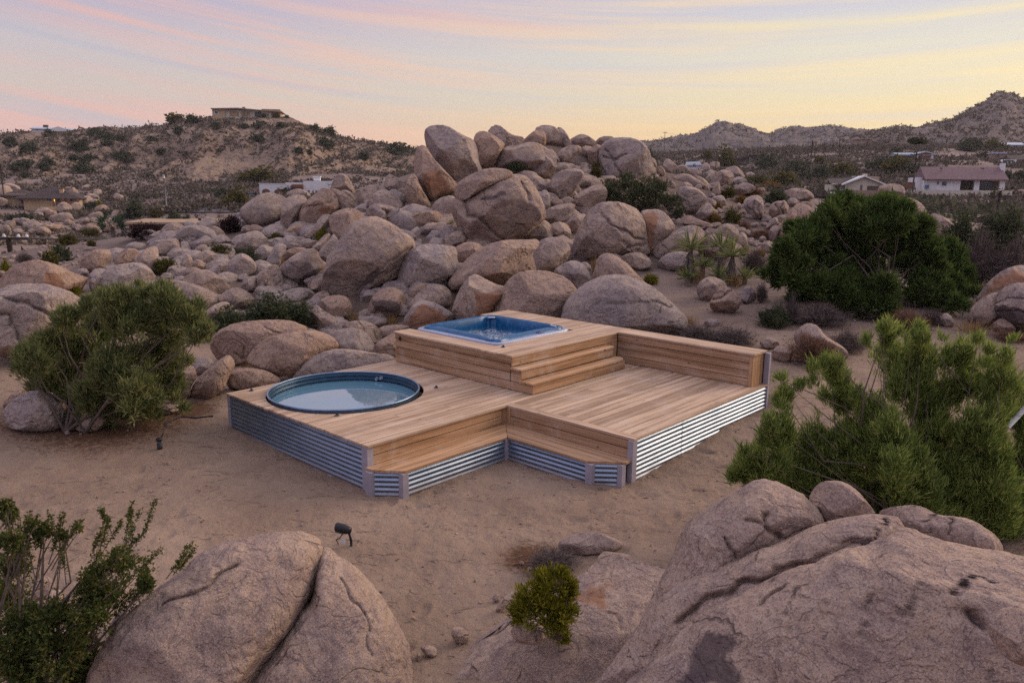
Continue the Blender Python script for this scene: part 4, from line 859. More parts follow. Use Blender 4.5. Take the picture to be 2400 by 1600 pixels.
 ('P:1360,1700 1490,1580 1600,1474 1652,1431 1703,1402 1793,1370 1841,1343 1927,1319 1979,1290 2048,1278 2090,1225 2110,1208 2151,1232 2203,1253 2254,1263 2306,1267 2400,1280 2560,1330 2720,1500 2650,1900 2000,2050 1500,1950',
   'huge sloping foreground rock filling the bottom right corner', dict(t=4.3, m='n', rough=2., lvl=7, thick=.5, pe=.62, tilt=.0, facets=1, dark=['H:-60,1600 60,1380 160,1240 300,1170 400,1200 470,1290 440,1400 380,1500 330,1640'],
   cracks=[('H:1640,880 1620,930 1560,990 1540,1080 1440,1120', .008), ('H:560,1060 590,960 680,880', .008), ('H:1930,1080 2000,1180 2080,1200', .02), ('H:1290,1330 1200,1180 1290,1000', .006), ('H:1300,1520 1290,1580', .01), ('H:1880,900 2000,800 2150,900', .008)])),
 ('H:1290,420 1400,370 1500,360 1560,350 1650,370 1740,430 1850,430 1960,450 2080,520 2170,600 2200,700 2050,720 1800,680 1500,560', 'reddish knuckled ridge of rock in front of the right juniper', dict(t=5.0, m='n', rough=1.6, lvl=6, cracks=[('H:1720,430 1640,480', .03), ('H:1840,450 1800,560', .03)])),
 ('H:2080,1200 2110,1120 2160,1060 2230,1050 2323,1070 2480,1120 2500,1420 2323,1460 2200,1400 2100,1280', 'pale block of rock at the right edge of the foreground', dict(t=3.35, m='n', lvl=6, rough=1.4)),
 ('P:960,1640 986,1576 1044,1542 1079,1515 1130,1480 1182,1446 1215,1420 1270,1390 1340,1350 1389,1315 1410,1291 1444,1290 1475,1298 1510,1306 1580,1330 1640,1450 1600,1700 1250,1840 980,1760',
   'sloping pink slab of rock under the yellow green shrub', dict(t=6.6, m='n', lvl=7, rough=1.6, tilt=.1, thick=.36, pe=.55, facets=6, cracks=[('P:1060,1537 1120,1500 1190,1462', .014), ('P:1420,1425 1450,1440 1462,1475', .008)], rust=['G:1900,900 2100,860 2150,960 2050,1060 1920,1040'])),
 ('G:1750,620 1830,570 1960,535 2080,555 2170,590 2215,620 2180,680 1950,700 1800,690', 'low flat rock just breaking through the sand in front of the deck', dict(m='n', thick=.8)),
 ('G:2020,740 2070,665 2150,680 2250,690 2300,730 2200,800 2080,800', 'grey angular block on the back corner of the pink slab', dict(t=7.9, m='n', facets=8)),
 ('G:1330,1085 1370,1010 1440,945 1480,950 1440,1030 1370,1085', 'lilac flat stone leaning left of the yellow green shrub', dict(m='n', thick=.6, facets=6)),
 ('G:1430,1210 1500,1150 1600,1170 1690,1200 1680,1290 1590,1310 1480,1290', 'dark stone lodged under the yellow green shrub', dict(t=6.2, m='n', facets=5)),
 ('G:1030,1200 1080,1180 1130,1195 1170,1260 1110,1315 1050,1275', 'small angular stone in the gully left of the pink slab', dict(m='n', facets=7)),
 ('G:820,1320 880,1305 945,1325 935,1400 860,1380', 'flat stone at the bottom of the gully beside the large foreground boulder', dict(m='n', facets=6)),
 ('F:210,930 260,850 330,835 380,900 370,960 300,1000 220,990', 'pale stone showing through the bottom left bush', dict(m='n')),
 ('F:300,1010 350,930 420,930 440,980 400,1060 330,1050', 'second pale stone showing through the bottom left bush, just lower', dict(m='n')),
 ('F:730,1200 800,1080 880,1030 990,1000 1000,1060 900,1150 800,1230', 'pale stone wedged against the left flank of the large foreground boulder', dict(m='n')),
]
# plain neighbours: named after the landmark they lie beside
NB = '''T:1230,390 1270,350 1320,310 1370,310 1385,360 1380,410 1300,420;T:1465,290 1510,300 1550,360 1565,410 1520,430;T:1275,560 1300,510 1350,470 1400,465 1450,510 1455,560 1420,620 1400,640 1340,620 1280,590
T:1478,480 1500,440 1560,415 1620,420 1630,450 1570,490 1530,540 1490,520;T:1560,375 1600,350 1640,335 1690,355 1730,390 1725,410 1660,425 1580,415;T:1625,440 1660,415 1710,425 1700,470 1650,490
T:1675,480 1700,430 1760,410 1780,470 1770,550 1720,560;T:1730,390 1770,350 1850,350 1850,390 1780,410;T:1420,720 1440,650 1480,600 1560,580 1630,590 1640,640 1600,680 1570,740 1560,790 1480,780
T:1585,770 1640,730 1720,690 1780,695 1800,740 1780,800 1700,860 1640,870;T:1635,690 1680,650 1780,630 1790,700 1720,720;T:1335,790 1350,740 1390,715 1420,760 1410,840 1370,860;T:1265,640 1330,640 1410,690 1400,740 1340,740 1290,700
T:1380,880 1420,840 1500,815 1570,810 1580,840 1540,870 1560,910 1480,930 1410,945;T:1540,940 1580,890 1670,880 1650,950 1590,1010 1550,1000;T:1155,1030 1190,980 1270,940 1350,920 1400,940 1435,1000 1400,1050 1280,1060 1180,1065
T:1420,980 1440,945 1500,935 1550,970 1555,1030 1520,1070 1450,1040;T:2165,1230 2220,1150 2300,1140 2340,1200 2300,1250;T:620,830 660,780 750,755 775,800 760,880 700,920 640,880;T:435,920 480,880 560,860 650,860 680,900 650,940 560,965 460,965
M:1670,420 1700,350 1780,275 1880,255 1960,300 1970,330 1880,420 1790,530 1700,470;T:405,1330 430,1220 480,1140 560,1100 660,1105 770,1120 760,1200 800,1240 700,1320 600,1370 480,1370 420,1390;T:750,1180 780,1110 850,1075 920,1080 975,1130 930,1180 830,1210 770,1220
T:660,1320 700,1260 780,1220 850,1210 820,1260 740,1310 690,1350;T:1445,1280 1510,1230 1580,1205 1640,1230 1685,1300 1680,1360 1630,1420 1590,1440 1580,1380 1500,1310;T:430,1560 470,1480 560,1390 640,1365 710,1390 735,1440 720,1500 640,1520 540,1500
T:455,1440 480,1380 550,1350 610,1380 600,1430 530,1480;T:1900,1180 1950,1150 2020,1140 2080,1170 2110,1230 2020,1260 1940,1230;T:1615,1230 1660,1200 1700,1240 1690,1300 1640,1290;T:690,1090 740,1020 800,985 850,1040 830,1090 760,1110;T:1430,800 1460,775 1510,790 1500,830 1450,830
M:690,560 710,470 800,410 920,400 990,450 950,560 900,650 850,760 800,830 700,850 640,850 680,700;M:700,420 740,350 850,305 930,305 1040,370 1000,440 900,420 800,430;M:1310,305 1400,310 1500,360 1600,450 1700,560 1700,600 1560,580 1420,590 1415,480
M:1450,330 1520,315 1590,350 1640,440 1610,460 1530,400;M:1075,940 1110,800 1160,700 1230,645 1310,660 1310,760 1220,850 1120,960;M:940,930 1060,830 1090,830 1070,930 1000,970;M:680,900 740,830 850,770 930,765 980,860 920,930 780,950 700,950
M:660,1000 720,950 850,920 970,940 1000,985 900,1000 780,1030 700,1050;M:920,1020 1000,990 1100,975 1150,990 1080,1060 980,1080;M:720,1080 770,1020 850,1005 930,1040 990,1090 850,1090;M:670,1230 690,1150 800,1080 930,1070 1000,1100 900,1170 780,1220
M:450,1300 510,1180 570,1070 640,1020 710,1050 720,1090 660,1200 650,1290 560,1310;M:1150,1160 1200,1080 1280,1000 1340,900 1380,950 1420,1030 1400,1090 1340,1180 1280,1270 1220,1230;M:1070,1070 1150,990 1250,890 1300,900 1290,960 1210,1060 1150,1120 1110,1100
M:370,1070 460,1035 520,1090 545,1130 480,1220 390,1260 380,1160;M:220,840 270,780 340,770 430,810 500,900 440,910 330,860 240,870;M:140,870 160,800 210,780 260,790 220,850 150,900;M:150,1568 180,1490 260,1450 360,1450 340,1550 330,1620 180,1640;M:330,1430 390,1360 470,1310 530,1320 420,1400 370,1450
M:1020,1568 1060,1510 1160,1480 1260,1420 1260,1500 1230,1580 1100,1640;V:745,370 790,300 850,245 920,250 935,290 930,340 850,360 770,390;V:750,320 755,270 790,255 800,290 780,330;V:920,370 930,310 990,250 1060,230 1070,290 1060,340 1050,420 1000,390
V:1050,260 1080,200 1160,175 1200,180 1215,230 1200,280 1130,300 1060,290;V:1085,170 1110,100 1160,70 1220,75 1260,110 1200,150 1100,190;V:1420,105 1480,90 1530,140 1525,180 1480,185;V:1205,430 1240,390 1310,368 1370,390 1350,410 1300,420 1260,460
V:1230,470 1300,420 1400,390 1460,420 1520,470 1560,510 1500,570 1420,580 1330,500;V:1450,420 1480,360 1530,335 1560,350 1530,440 1490,450;V:1390,380 1430,330 1500,315 1555,320 1540,350 1460,390;V:1300,380 1320,320 1370,320 1390,370 1350,400
V:1230,400 1240,310 1270,285 1305,300 1300,370 1260,410;V:1310,310 1370,265 1430,255 1480,290 1470,330 1380,345;V:1310,270 1350,220 1400,212 1410,250 1350,280;V:1340,740 1400,670 1480,615 1540,610 1585,650 1500,700 1400,750;V:2110,600 2150,550 2210,525 2240,560 2200,610 2140,625
W:665,130 700,100 750,140 830,190 890,230 800,270 700,260;W:870,265 930,225 1000,215 1090,240 1130,300 1130,340 1090,380 1040,310 950,270;W:780,330 830,290 920,265 1000,280 1060,330 1085,400 1060,440 900,430 840,390;W:750,290 800,260 860,265 840,300 790,315
W:1090,400 1130,350 1200,310 1245,290 1260,400 1245,460 1130,450;W:1125,290 1150,250 1250,240 1350,250 1260,300 1200,320 1140,340;V:1320,1060 1340,1000 1400,980 1460,1010 1430,1070 1360,1100;V:1900,1130 1920,1090 1970,1100 1980,1140;V:1200,1110 1240,1040 1300,1040 1340,1110 1290,1180 1300,1230 1230,1260
V:20,1300 100,1210 200,1180 240,1200 150,1270 60,1320;V:1020,1340 1100,1310 1220,1300 1240,1335 1120,1375;W:1030,180 1060,130 1100,160 1080,210;N:690,410 740,400 830,440 900,510 920,560 890,580 820,500;N:720,930 780,860 850,780 900,770 960,850 1000,880 920,940 800,1000 750,980;N:840,770 880,715 960,715 1000,760 960,830 900,800
N:930,700 990,680 1080,660 1120,750 1110,790 1050,780;N:1120,330 1180,300 1260,285 1310,330 1360,390 1395,480 1300,430 1230,440 1190,370;N:1190,510 1240,440 1300,420 1380,450 1395,490 1300,540 1220,560;N:1220,600 1280,540 1360,500 1430,510 1500,560 1480,610 1380,640 1280,650
N:800,300 830,250 880,240 910,280 920,350 860,370 810,350;N:910,260 960,225 1030,225 1040,270 1000,310 940,340;N:860,440 900,390 960,350 980,390 940,430 920,500 880,480;N:660,360 690,320 740,325 790,360 780,410 710,410;N:480,320 520,270 580,270 640,310 660,370 560,390
N:220,330 250,280 290,290 330,350 300,410 240,400;N:310,260 340,200 380,190 440,240 490,290 480,340 420,380 340,340;N:110,180 150,170 200,200 215,260 190,330 140,280;N:550,990 590,940 680,930 760,980 920,1030 930,1070 850,1100 720,1080 620,1040;N:250,1568 310,1470 420,1415 530,1410 640,1430 700,1500 680,1600 450,1640 300,1620
N:1300,1180 1350,1150 1400,1200 1405,1280 1430,1340 1430,1400 1340,1340 1300,1260;N:1640,1110 1690,1010 1750,960 1800,970 1800,1040 1740,1090;N:1690,1180 1720,1090 1800,1060 1850,1100 1800,1200 1750,1280 1710,1230;N:1785,940 1900,920 1880,980 1820,1040 1800,1010;N:1590,1330 1640,1270 1720,1270 1765,1340 1740,1400 1670,1440 1610,1400
N:1600,1560 1620,1480 1700,1430 1760,1440 1730,1540 1680,1580;N:1490,1500 1530,1460 1580,1475 1590,1540 1560,1580 1500,1570;N:1560,1240 1600,1190 1650,1210 1650,1260 1590,1275;N:820,1160 860,1120 920,1150 920,1190 850,1210;N:1410,1280 1450,1240 1490,1260 1480,1310 1430,1315;N:1370,1140 1420,1105 1460,1160 1470,1210 1420,1200
N:1935,750 1960,705 2030,700 2060,740 2050,790 1990,815 1945,790;N:2030,720 2080,730 2095,770 2060,795;N:1640,785 1670,758 1710,775 1700,805 1650,808;N:1270,780 1300,755 1335,800 1320,850 1290,830;N:1420,1060 1500,1010 1560,1030 1520,1080;N:2100,760 2160,740 2240,770 2250,810 2160,800
Y:1740,610 1790,560 1830,590 1850,640 1800,655;Y:145,630 190,598 240,610 245,645 180,655;Y:480,230 500,180 540,180 540,230 510,250;Y:530,990 570,960 600,985 580,1005;Y:660,1030 690,1010 710,1040 680,1055;G:1710,790 1745,755 1775,770 1765,800;G:1495,750 1520,735 1540,755 1520,768;G:1550,790 1580,765 1610,785 1580,805
G:1215,1020 1235,1008 1252,1020 1235,1035;G:770,1075 785,1065 800,1075 785,1085;G:1310,1000 1340,955 1375,970 1360,1020;V:440,1500 458,1475 475,1490 465,1510;V:535,1505 550,1490 560,1502;G:790,1400 815,1350 840,1390 820,1430;L:1495,880 1530,820 1600,815 1690,860 1710,900 1600,920 1510,910
L:750,1150 790,1130 840,1145 880,1190 810,1185;L:970,1240 1020,1190 1090,1170 1150,1200 1160,1260 1090,1280;L:-30,1240 0,1200 80,1220 70,1280 0,1290;L:1180,1420 1190,1320 1250,1265 1340,1260 1330,1330 1270,1400 1230,1470'''
BOULDERS = []; sd_ = 0
LOBED = empty('boulder', at(600, 1590, 6.5), 0, label='large rounded foreground boulder with a deep cleft at the bottom left', cat='boulder')
for q_, (ol, t_, kw) in enumerate([('P:206,1600 220,1560 248,1508 293,1449 344,1401 413,1349 475,1294 517,1275 568,1263 637,1249 689,1247 725,1254 752,1272 758,1300 742,1370 722,1420 690,1470 640,1535 590,1600 550,1690 440,1800 300,1790 205,1710', 6.15, dict(thick=.8, pe=.62, facets=1, cracks=[('P:385,1418 441,1391 489,1377 517,1346 560,1325', .012)])),
        ('P:726,1400 736,1350 742,1305 757,1273 790,1303 831,1329 862,1363 893,1404 914,1435 938,1473 955,1518 963,1559 968,1600 965,1720 860,1800 640,1810 520,1720 560,1625 615,1545 668,1475 704,1425', 6.45, dict(thick=.85, pe=.7, facets=1, cracks=[('P:800,1360 850,1440 880,1530', .007)]))]):
    o = boulder(pts(ol), t=t_, m=ROCKN, rough=1.5, lvl=7, seed=600+q_, name='rock_lobe', **kw); l_ = np.array(o.location); o['_c'] = [587., 1425., 762., 355.]; o.parent = LOBED; o.location = tuple(l_-np.array(LOBED.location))
LOBED['_c'] = [587., 1425., 762., 355.]; BOULDERS.append((LOBED, LOBED['label']))
for ol, lab, op in LM:
    op = dict(op); sd_ += 1
    if op.get('m') == 'n': op['m'] = ROCKN
    o = boulder(pts(ol), seed=sd_, **op); tag(o, lab, 'boulder'); BOULDERS.append((o, lab))
_used = set(); _lm = [(np.array(o['_c']), lab) for o, lab in BOULDERS]
def where(c):
    d = [(math.hypot((c[0]-l[0])/max(1, l[2]*.5+20), (c[1]-l[1])/max(1, l[3]*.5+20)), l, lab) for l, lab in _lm]; d.sort(key=lambda x: x[0])
    sz = math.sqrt(c[2]*c[3]); asp = c[2]/c[3]
    shape = ('flattish ' if asp > 1.75 else 'upright ' if asp < .8 else 'rounded '); size = 'pebble sized ' if sz < 8 else 'small ' if sz < 28 else 'medium ' if sz < 62 else 'large '
    for sc, l, lab in d[:12]:
        dx, dy = (c[0]-l[0])/max(l[2], 20), (c[1]-l[1])/max(l[3], 20)
        rel = ('above' if dy < 0 else 'below') if abs(dy) > 1.6*abs(dx) else ('left of' if dx < 0 else 'right of') if abs(dx) > 1.6*abs(dy) else ('upper left of' if dx < 0 and dy < 0 else 'upper right of' if dy < 0 else 'lower left of' if dx < 0 else 'lower right of')
        short = ' '.join(lab.split()[:11]); L_ = (size+shape+'rock '+rel+' the '+short)
        while L_.split()[-1] in ('a','the','of','at','in','on','by','to','and','with','left','right','very','just','other','lower','behind','bottom','dark','under','below','back','its','above','beside'): L_ = ' '.join(L_.split()[:-1])
        L_ = ' '.join(L_.split()[:16]).rstrip(',')
        if L_ not in _used: _used.add(L_); return L_
    return L_
for ol in NB.replace('\n', ';').split(';'):
    sd_ += 1; p_ = pts(ol); k_ = {'grow': 1.17}
    if ol[0] in 'GF': k_['m'] = ROCKN
    if ol.startswith('L:1495'): k_['t'] = 45
    o = boulder(p_, seed=sd_, **k_); tag(o, where(o['_c']), 'boulder'); BOULDERS.append((o, ''))
# loose fillers between the traced stones, copies of a few small shapes
PR = []
for k in range(7):
    rs = np.random.RandomState(k+100); D, Fc = ico(4); L = D*np.array([1, rs.uniform(.7, 1), rs.uniform(.6, .9)])
    for q in range(11):
        n_ = unit(rs.normal(size=3)); o_ = (L@n_).max()*rs.uniform(.66, .90); L = L-n_*(np.clip(L@n_-o_, 0, None)*.93)[:, None]
    L = L*(1+.10*pn(L*1.4+k*5, k)+.05*fbm(L*3+k, 3, k))[:, None]; PR.append(mesh_np('rock', L, Fc[:, ::-1] if False else Fc, ROCK))
PRF = []
for me in PR:
    q = me.copy(); q.materials.clear(); q.materials.append(ROCKF); PRF.append(q)
rnd = random.Random(21)
def scatter_rocks(poly, n, smin, smax, label, group, far=False, sink=.25, stuff=None):
    poly = np.array(poly, float); lo, hi = poly.min(0), poly.max(0); k = 0; tries = 0; Vs, Fs, n0 = [], [], 0
    while k < n and tries < n*30:
        tries += 1; p = np.array([[rnd.uniform(lo[0], hi[0]), rnd.uniform(lo[1], hi[1])]])
        if not inside(p, poly)[0]: continue
        t = hit(p[0, 0], p[0, 1])
        if t is None: continue
        c = at(p[0, 0], p[0, 1], t); s = rnd.uniform(smin, smax)*.5*t/F; k += 1
        me = (PRF if far else PR)[rnd.randrange(7)]; loc = (c[0], c[1], c[2]+s*(.7-sink*2)); sc = (s*rnd.uniform(.8, 1.3), s*rnd.uniform(.8, 1.2), s*rnd.uniform(.75, 1.1)); eu_ = (rnd.uniform(-.4, .4), rnd.uniform(-.4, .4), rnd.uniform(0, 6.3))
        if stuff:
            mm = np.array(Matrix.LocRotScale(Vector(loc), __import__('mathutils').Euler(eu_), Vector(sc))); D, Fc = PRV[PR.index(me)]
            Vs.append(D@mm[:3, :3].T+mm[:3, 3]); Fs.append(Fc+n0); n0 += len(D)
        else:
            o = link('boulder', me, None, loc, 0, sc); o.rotation_euler = eu_; tag(o, label, 'boulder', group)
    if stuff: tag(link(stuff, mesh_np(stuff, np.vstack(Vs), np.vstack(Fs), ROCK)), kind='stuff')
PRV = []
for me in PR:
    v_ = np.zeros(len(me.vertices)*3); me.vertices.foreach_get('co', v_); PRV.append((v_.reshape(-1, 3), ico(4)[1]))
scatter_rocks([(180,640),(230,600),(430,515),(600,510),(760,470),(960,440),(1060,540),(1060,700),(860,770),(700,800),(500,740),(300,700)], 270, 34, 80, '', '', sink=.34, stuff='rubble')
scatter_rocks([(940,440),(1000,400),(1150,470),(1330,330),(1500,400),(1580,480),(1500,640),(1250,620),(1100,660),(980,660)], 130, 36, 84, '', '', sink=.34, stuff='rubble')
scatter_rocks([(1500,370),(1560,410),(1640,385),(1720,400),(1880,450),(1900,560),(1800,630),(1720,610),(1560,560)], 300, 8, 26, '', '', stuff='rubble')
scatter_rocks([(70,515),(110,480),(190,470),(280,500),(285,545),(200,552),(60,552),(0,548),(0,515)], 62, 16, 40, 'tan boulder in the far rock heap below the brown roofed house', 'boulders of the far left heap', far=True, sink=.1)
scatter_rocks([(150,440),(185,428),(250,455),(295,470),(285,490),(200,485)], 14, 14, 30, 'pale far boulder on the bank right of the brown roofed house', 'boulders right of the brown roofed house', far=True, sink=.1)
scatter_rocks([(0,455),(55,455),(60,490),(0,490)], 7, 24, 44, 'tall pale far boulder in front of the left end of the brown roofed house', 'boulders left of the brown roofed house', far=True, sink=.05)
scatter_rocks([(2150,455),(2250,460),(2330,446),(2400,446),(2400,478),(2300,484),(2170,490)], 90, 8, 22, '', '', far=False, sink=.1, stuff='rubble')
scatter_rocks([(0,548),(200,560),(260,600),(200,640),(0,620)], 60, 6, 20, '', '', sink=.2, stuff='rubble')
# dry twigs and chips of bark blown about on the sand
rs = np.random.RandomState(8); V_, F_l, n0 = [], [], 0
for k in range(380):
    px, py = rs.uniform(0, 2400), rs.uniform(960, 1600)**1.; d = ray(px, py); t = (HC-.1)/-d[2]; c = CAM+d*t; u, v = duv(c[0], c[1])
    if (-.1 < u < 6.3 and -.1 < v < 7 and not (u > 4.25 and v < 2.2)) or pn(np.array([[c[0]*.5, c[1]*.5, 0]]), 2)[0] < -.12: continue
    a = rs.uniform(0, 3.14); L_ = rs.uniform(.008, .05); w_ = rs.uniform(.002, .007); e = np.array([math.cos(a), math.sin(a), 0])*L_; s_ = np.array([-math.sin(a), math.cos(a), 0])*w_; q = []
    for p in (c-e-s_, c+e-s_*.3, c+e*.8+s_, c-e*.7+s_): p = p.copy(); p[2] = H(p[0], p[1])[0]+.006; q.append(p)
    top = .5*(q[0]+q[2])+[0, 0, w_*.8+.004]; V_ += q+[top]; F_l += [[n0, n0+1, n0+4], [n0+1, n0+2, n0+4], [n0+2, n0+3, n0+4], [n0+3, n0, n0+4]]; n0 += 5
tag(link('litter', mesh_np('litter', np.array(V_), F_l, simple('dry_litter', (.075, .05, .036), .95, 0, .4, 30.), False)), kind='stuff')
# gravel and chips lying on the sand, too many to count
rs = np.random.RandomState(3); Vs, Fs, n0 = [], [], 0; D, Fc = ico(1)
for k in range(2600):
    if k < 1900: px, py = rs.uniform(100, 2400), rs.uniform(980, 1600)
    else: px, py = rs.uniform(1550, 2400), rs.uniform(640, 900)
    d = ray(px, py); t = (HC-.15)/-d[2]; c = CAM+d*t; c[2] = H(c[0], c[1])[0]
    u, v = duv(c[0], c[1])
    if -.1 < u < 6.3 and -.1 < v < 7 and not (u > 4.2 and v < 2.2): continue
    s = (.004+.016*rs.rand()**4)*(1. if k < 1900 else 2.4); R3 = rs.uniform(.6, 1.3, 3)*s
    Vs.append(D*R3*(1+.2*rs.normal(size=(len(D), 1)))+c+[0, 0, s*.25]); Fs.append(Fc+n0); n0 += len(D)
tag(link('gravel', mesh_np('gravel', np.vstack(Vs), np.vstack(Fs), ROCKN, False)), kind='stuff')
# ------------------------------------------------------------------ plants
def blades(C_, Dr, L, Wd, nb, rs, spread=.5, jit=.15):
    """tufts of nb thin triangles at points C_ along directions Dr"""
    n = len(C_); C3 = np.repeat(C_, nb, 0); d = np.repeat(Dr, nb, 0)+rs.normal(size=(n*nb, 3))*spread
    d /= np.linalg.norm(d, axis=1)[:, None]+1e-9; l = (np.repeat(L, nb) if hasattr(L, '__len__') else L)*rs.uniform(.6, 1.25, n*nb)
    s = np.cross(d, rs.normal(size=d.shape)); s /= np.linalg.norm(s, axis=1)[:, None]+1e-9
    w = Wd*rs.uniform(.7, 1.3, n*nb)[:, None]*.5; o = C3+rs.normal(size=d.shape)*jit*np.asarray(l)[:, None]
    V = np.stack([o-s*w*.5, o+d*l[:, None]*.55-s*w, o+d*l[:, None], o+d*l[:, None]*.45+s*w], 1).reshape(-1, 3)
    F_ = np.arange(n*nb)[:, None]*4+np.array([[0, 3, 2, 1]]); return V, F_
def cloud(lumps, dens, rs, up=.55, gap=.30, gs=.28, shell=.5, zs=1.08):
    Cs, Ds = [], []
    ctr = np.array([l[0] for l in lumps]).mean(0)
    for c, r in lumps:
        n = int(dens*r*r*4); d = rs.normal(size=(n, 3)); d /= np.linalg.norm(d, axis=1)[:, None]
        p = c+d*(r*np.abs(.62+.26*rs.normal(size=(n, 1)))*np.array([1, .95, zs])); k = np.ones(n, bool)
        k &= pn(p/gs, 8) > -.45+gap
        Cs.append(p[k]); o = d[k]*.6+unit(c-ctr+1e-6)*.25+np.array([0, 0, up])+rs.normal(size=(k.sum(), 3))*.25; Ds.append(o)
    return np.vstack(Cs), np.vstack(Ds)
def branches(base, lumps, rs, r0=.07, forks=3, k=5):
    mb = MB()
    for c, r in lumps:
        b_ = np.array(base[rs.randint(len(base))], float); v = c-b_; L = np.linalg.norm(v); m1 = b_+v*.35+np.array([0, 0, .08*L])+rs.normal(size=3)*.06*L; m2 = b_+v*.7+rs.normal(size=3)*.05*L
        rr = r0*(.35+.35*rs.rand()); mb.tube([b_, m1, m2, c], [rr, rr*.7, rr*.42, rr*.15], k, False)
        for q in range(forks):
            s_ = b_+v*rs.uniform(.45, .9); e = c+unit(rs.normal(size=3)+[0, 0, .4])*r*rs.uniform(.6, 1.05); mm = .5*(s_+e)+rs.normal(size=3)*.08*r
            mb.tube([s_, mm, e], [rr*.35, rr*.22, rr*.08], 4, False)
    return mb
def juniper(name, ls, t0, tile, leaf, lab, base_px, dens, L, Wd, nb, seed, dep=.45, gap=.3, up=.55, spread=.45, r0=.07, forks=3, extra_dead=0, gs=.28, sub=0, zs=1.08, sr=.56):
    rs = np.random.RandomState(seed); x0, y0, k = TILES[tile]; lumps, par = [], []
    for x, y, r in ls:
        px, py, rp = x0+x/k, y0+y/k, r/k*(1.22 if tile == 'F' else 1.05); tt = t0+rs.uniform(-dep, dep)
        c_ = at(px, py, tt); R_ = rp*tt/F; par.append((c_, R_))
        if sub:
            for q_ in range(sub):
                d_ = rs.normal(size=3); d_ /= np.linalg.norm(d_); d_[2] = d_[2]*.85-.05; lumps.append((c_+d_*R_*.70*rs.rand()**.4, R_*sr*rs.uniform(.6, 1.3)))
        else: lumps.append((c_, R_))
    if sub:
        base_n = len(par)
        for i_ in range(base_n):
            o_ = sorted(range(base_n), key=lambda j_: np.linalg.norm(par[i_][0]-par[j_][0]))[1:4]
            for j_ in o_:
                f_ = rs.uniform(.35, .65); c_ = par[i_][0]*(1-f_)+par[j_][0]*f_+rs.normal(size=3)*.12*par[i_][1]; R_ = .8*(par[i_][1]+par[j_][1])*.5
                for q_ in range(3):
                    d_ = rs.normal(size=3); d_ /= np.linalg.norm(d_); lumps.append((c_+d_*R_*.6*rs.rand()**.4, R_*sr*rs.uniform(.6, 1.3)))
    gb = [gpt(*b_) if len(b_) == 2 else at(*b_) for b_ in base_px]; root = empty(name, gb[0], 0, label=lab, cat='juniper' if 'juniper' in name else 'bush')
    o0 = np.array(gb[0]); L2 = [(c-o0, r) for c, r in lumps]; bs = [np.array(b_)-o0 for b_ in gb]
    branches(bs, [(c-o0, r) for c, r in par], rs, r0, forks).build('trunk', BARKG if extra_dead else BARK, root, True)
    C_, D_ = cloud(L2, dens, rs, up, gap, gs=gs, zs=zs); D_ /= np.linalg.norm(D_, axis=1)[:, None]
    V, F_ = blades(C_, D_, L, Wd, nb, rs, spread); link('foliage', mesh_np('foliage', V, F_, leaf, False), root)
    return root
JL = [(480,690,85),(420,750,80),(740,570,75),(690,650,120),(950,500,30),(965,590,80),(1120,520,50),(1125,620,105),(1330,640,50),(1350,720,50),(880,780,150),(1120,790,150),(1350,830,95),(640,850,130),(440,860,90),(300,900,75),(150,950,80),(230,1030,110),(480,1020,160),(750,1050,170),
 (1000,1000,170),(1200,1000,120),(400,1180,130),(650,1220,150),(900,1230,150),(1130,1150,110),(560,1320,100),(760,1370,100),(980,1370,80),(1240,1330,45),(300,1150,90),(1420,800,40),(560,930,120)]
tL = hit(250, 1000)
juniper('juniper', JL, tL-.3, 'V', JUN_L, 'spreading olive green juniper on the sand left of the deck', [(152, 1012), (200, 1015), (352, 962)], 1900, .125, .016, 4, 11, dep=.7, gap=.2, up=1.0, spread=.36, r0=.045, forks=2, sub=7, zs=1.7, sr=.40)
JR = [(2075,770,16),(2078,800,26),(2085,840,42),(2150,770,14),(2155,800,26),(2165,850,46),(2130,905,55),(1950,858,28),(1950,900,38),(1990,950,42),(1832,890,14),(1840,940,26),(1828,1010,42),(1900,1045,60),(1990,1060,70),(2080,985,60),(2180,960,60),(2255,835,30),(2270,900,55),
 (2345,845,26),(2350,915,55),(2400,990,55),(2300,1010,70),(2200,1060,80),(2100,1100,90),(1800,1090,52),(1765,1115,44),(1850,1130,62),(1950,1150,70),(2050,1180,75),(2180,1170,85),(2300,1140,90),(2400,1100,80),(2430,1200,90),(2330,1220,75),(1742,1062,16),(2230,1230,60),(1720,1120,20),(2290,800,14),(2370,800,12),(2440,1050,60)]
tR = 8.9
juniper('juniper', JR, tR, 'P', JUN_R, 'bright green feathery juniper right of the deck, behind the foreground rocks', [(2060, 1260, tR+.1), (2200, 1280, tR), (2330, 1290, tR+.2)], 3000, .105, .0105, 4, 12, dep=.5, gap=.22, up=1.3, spread=.30, r0=.03, forks=1, gs=.2, sub=8, zs=2.0, sr=.36)
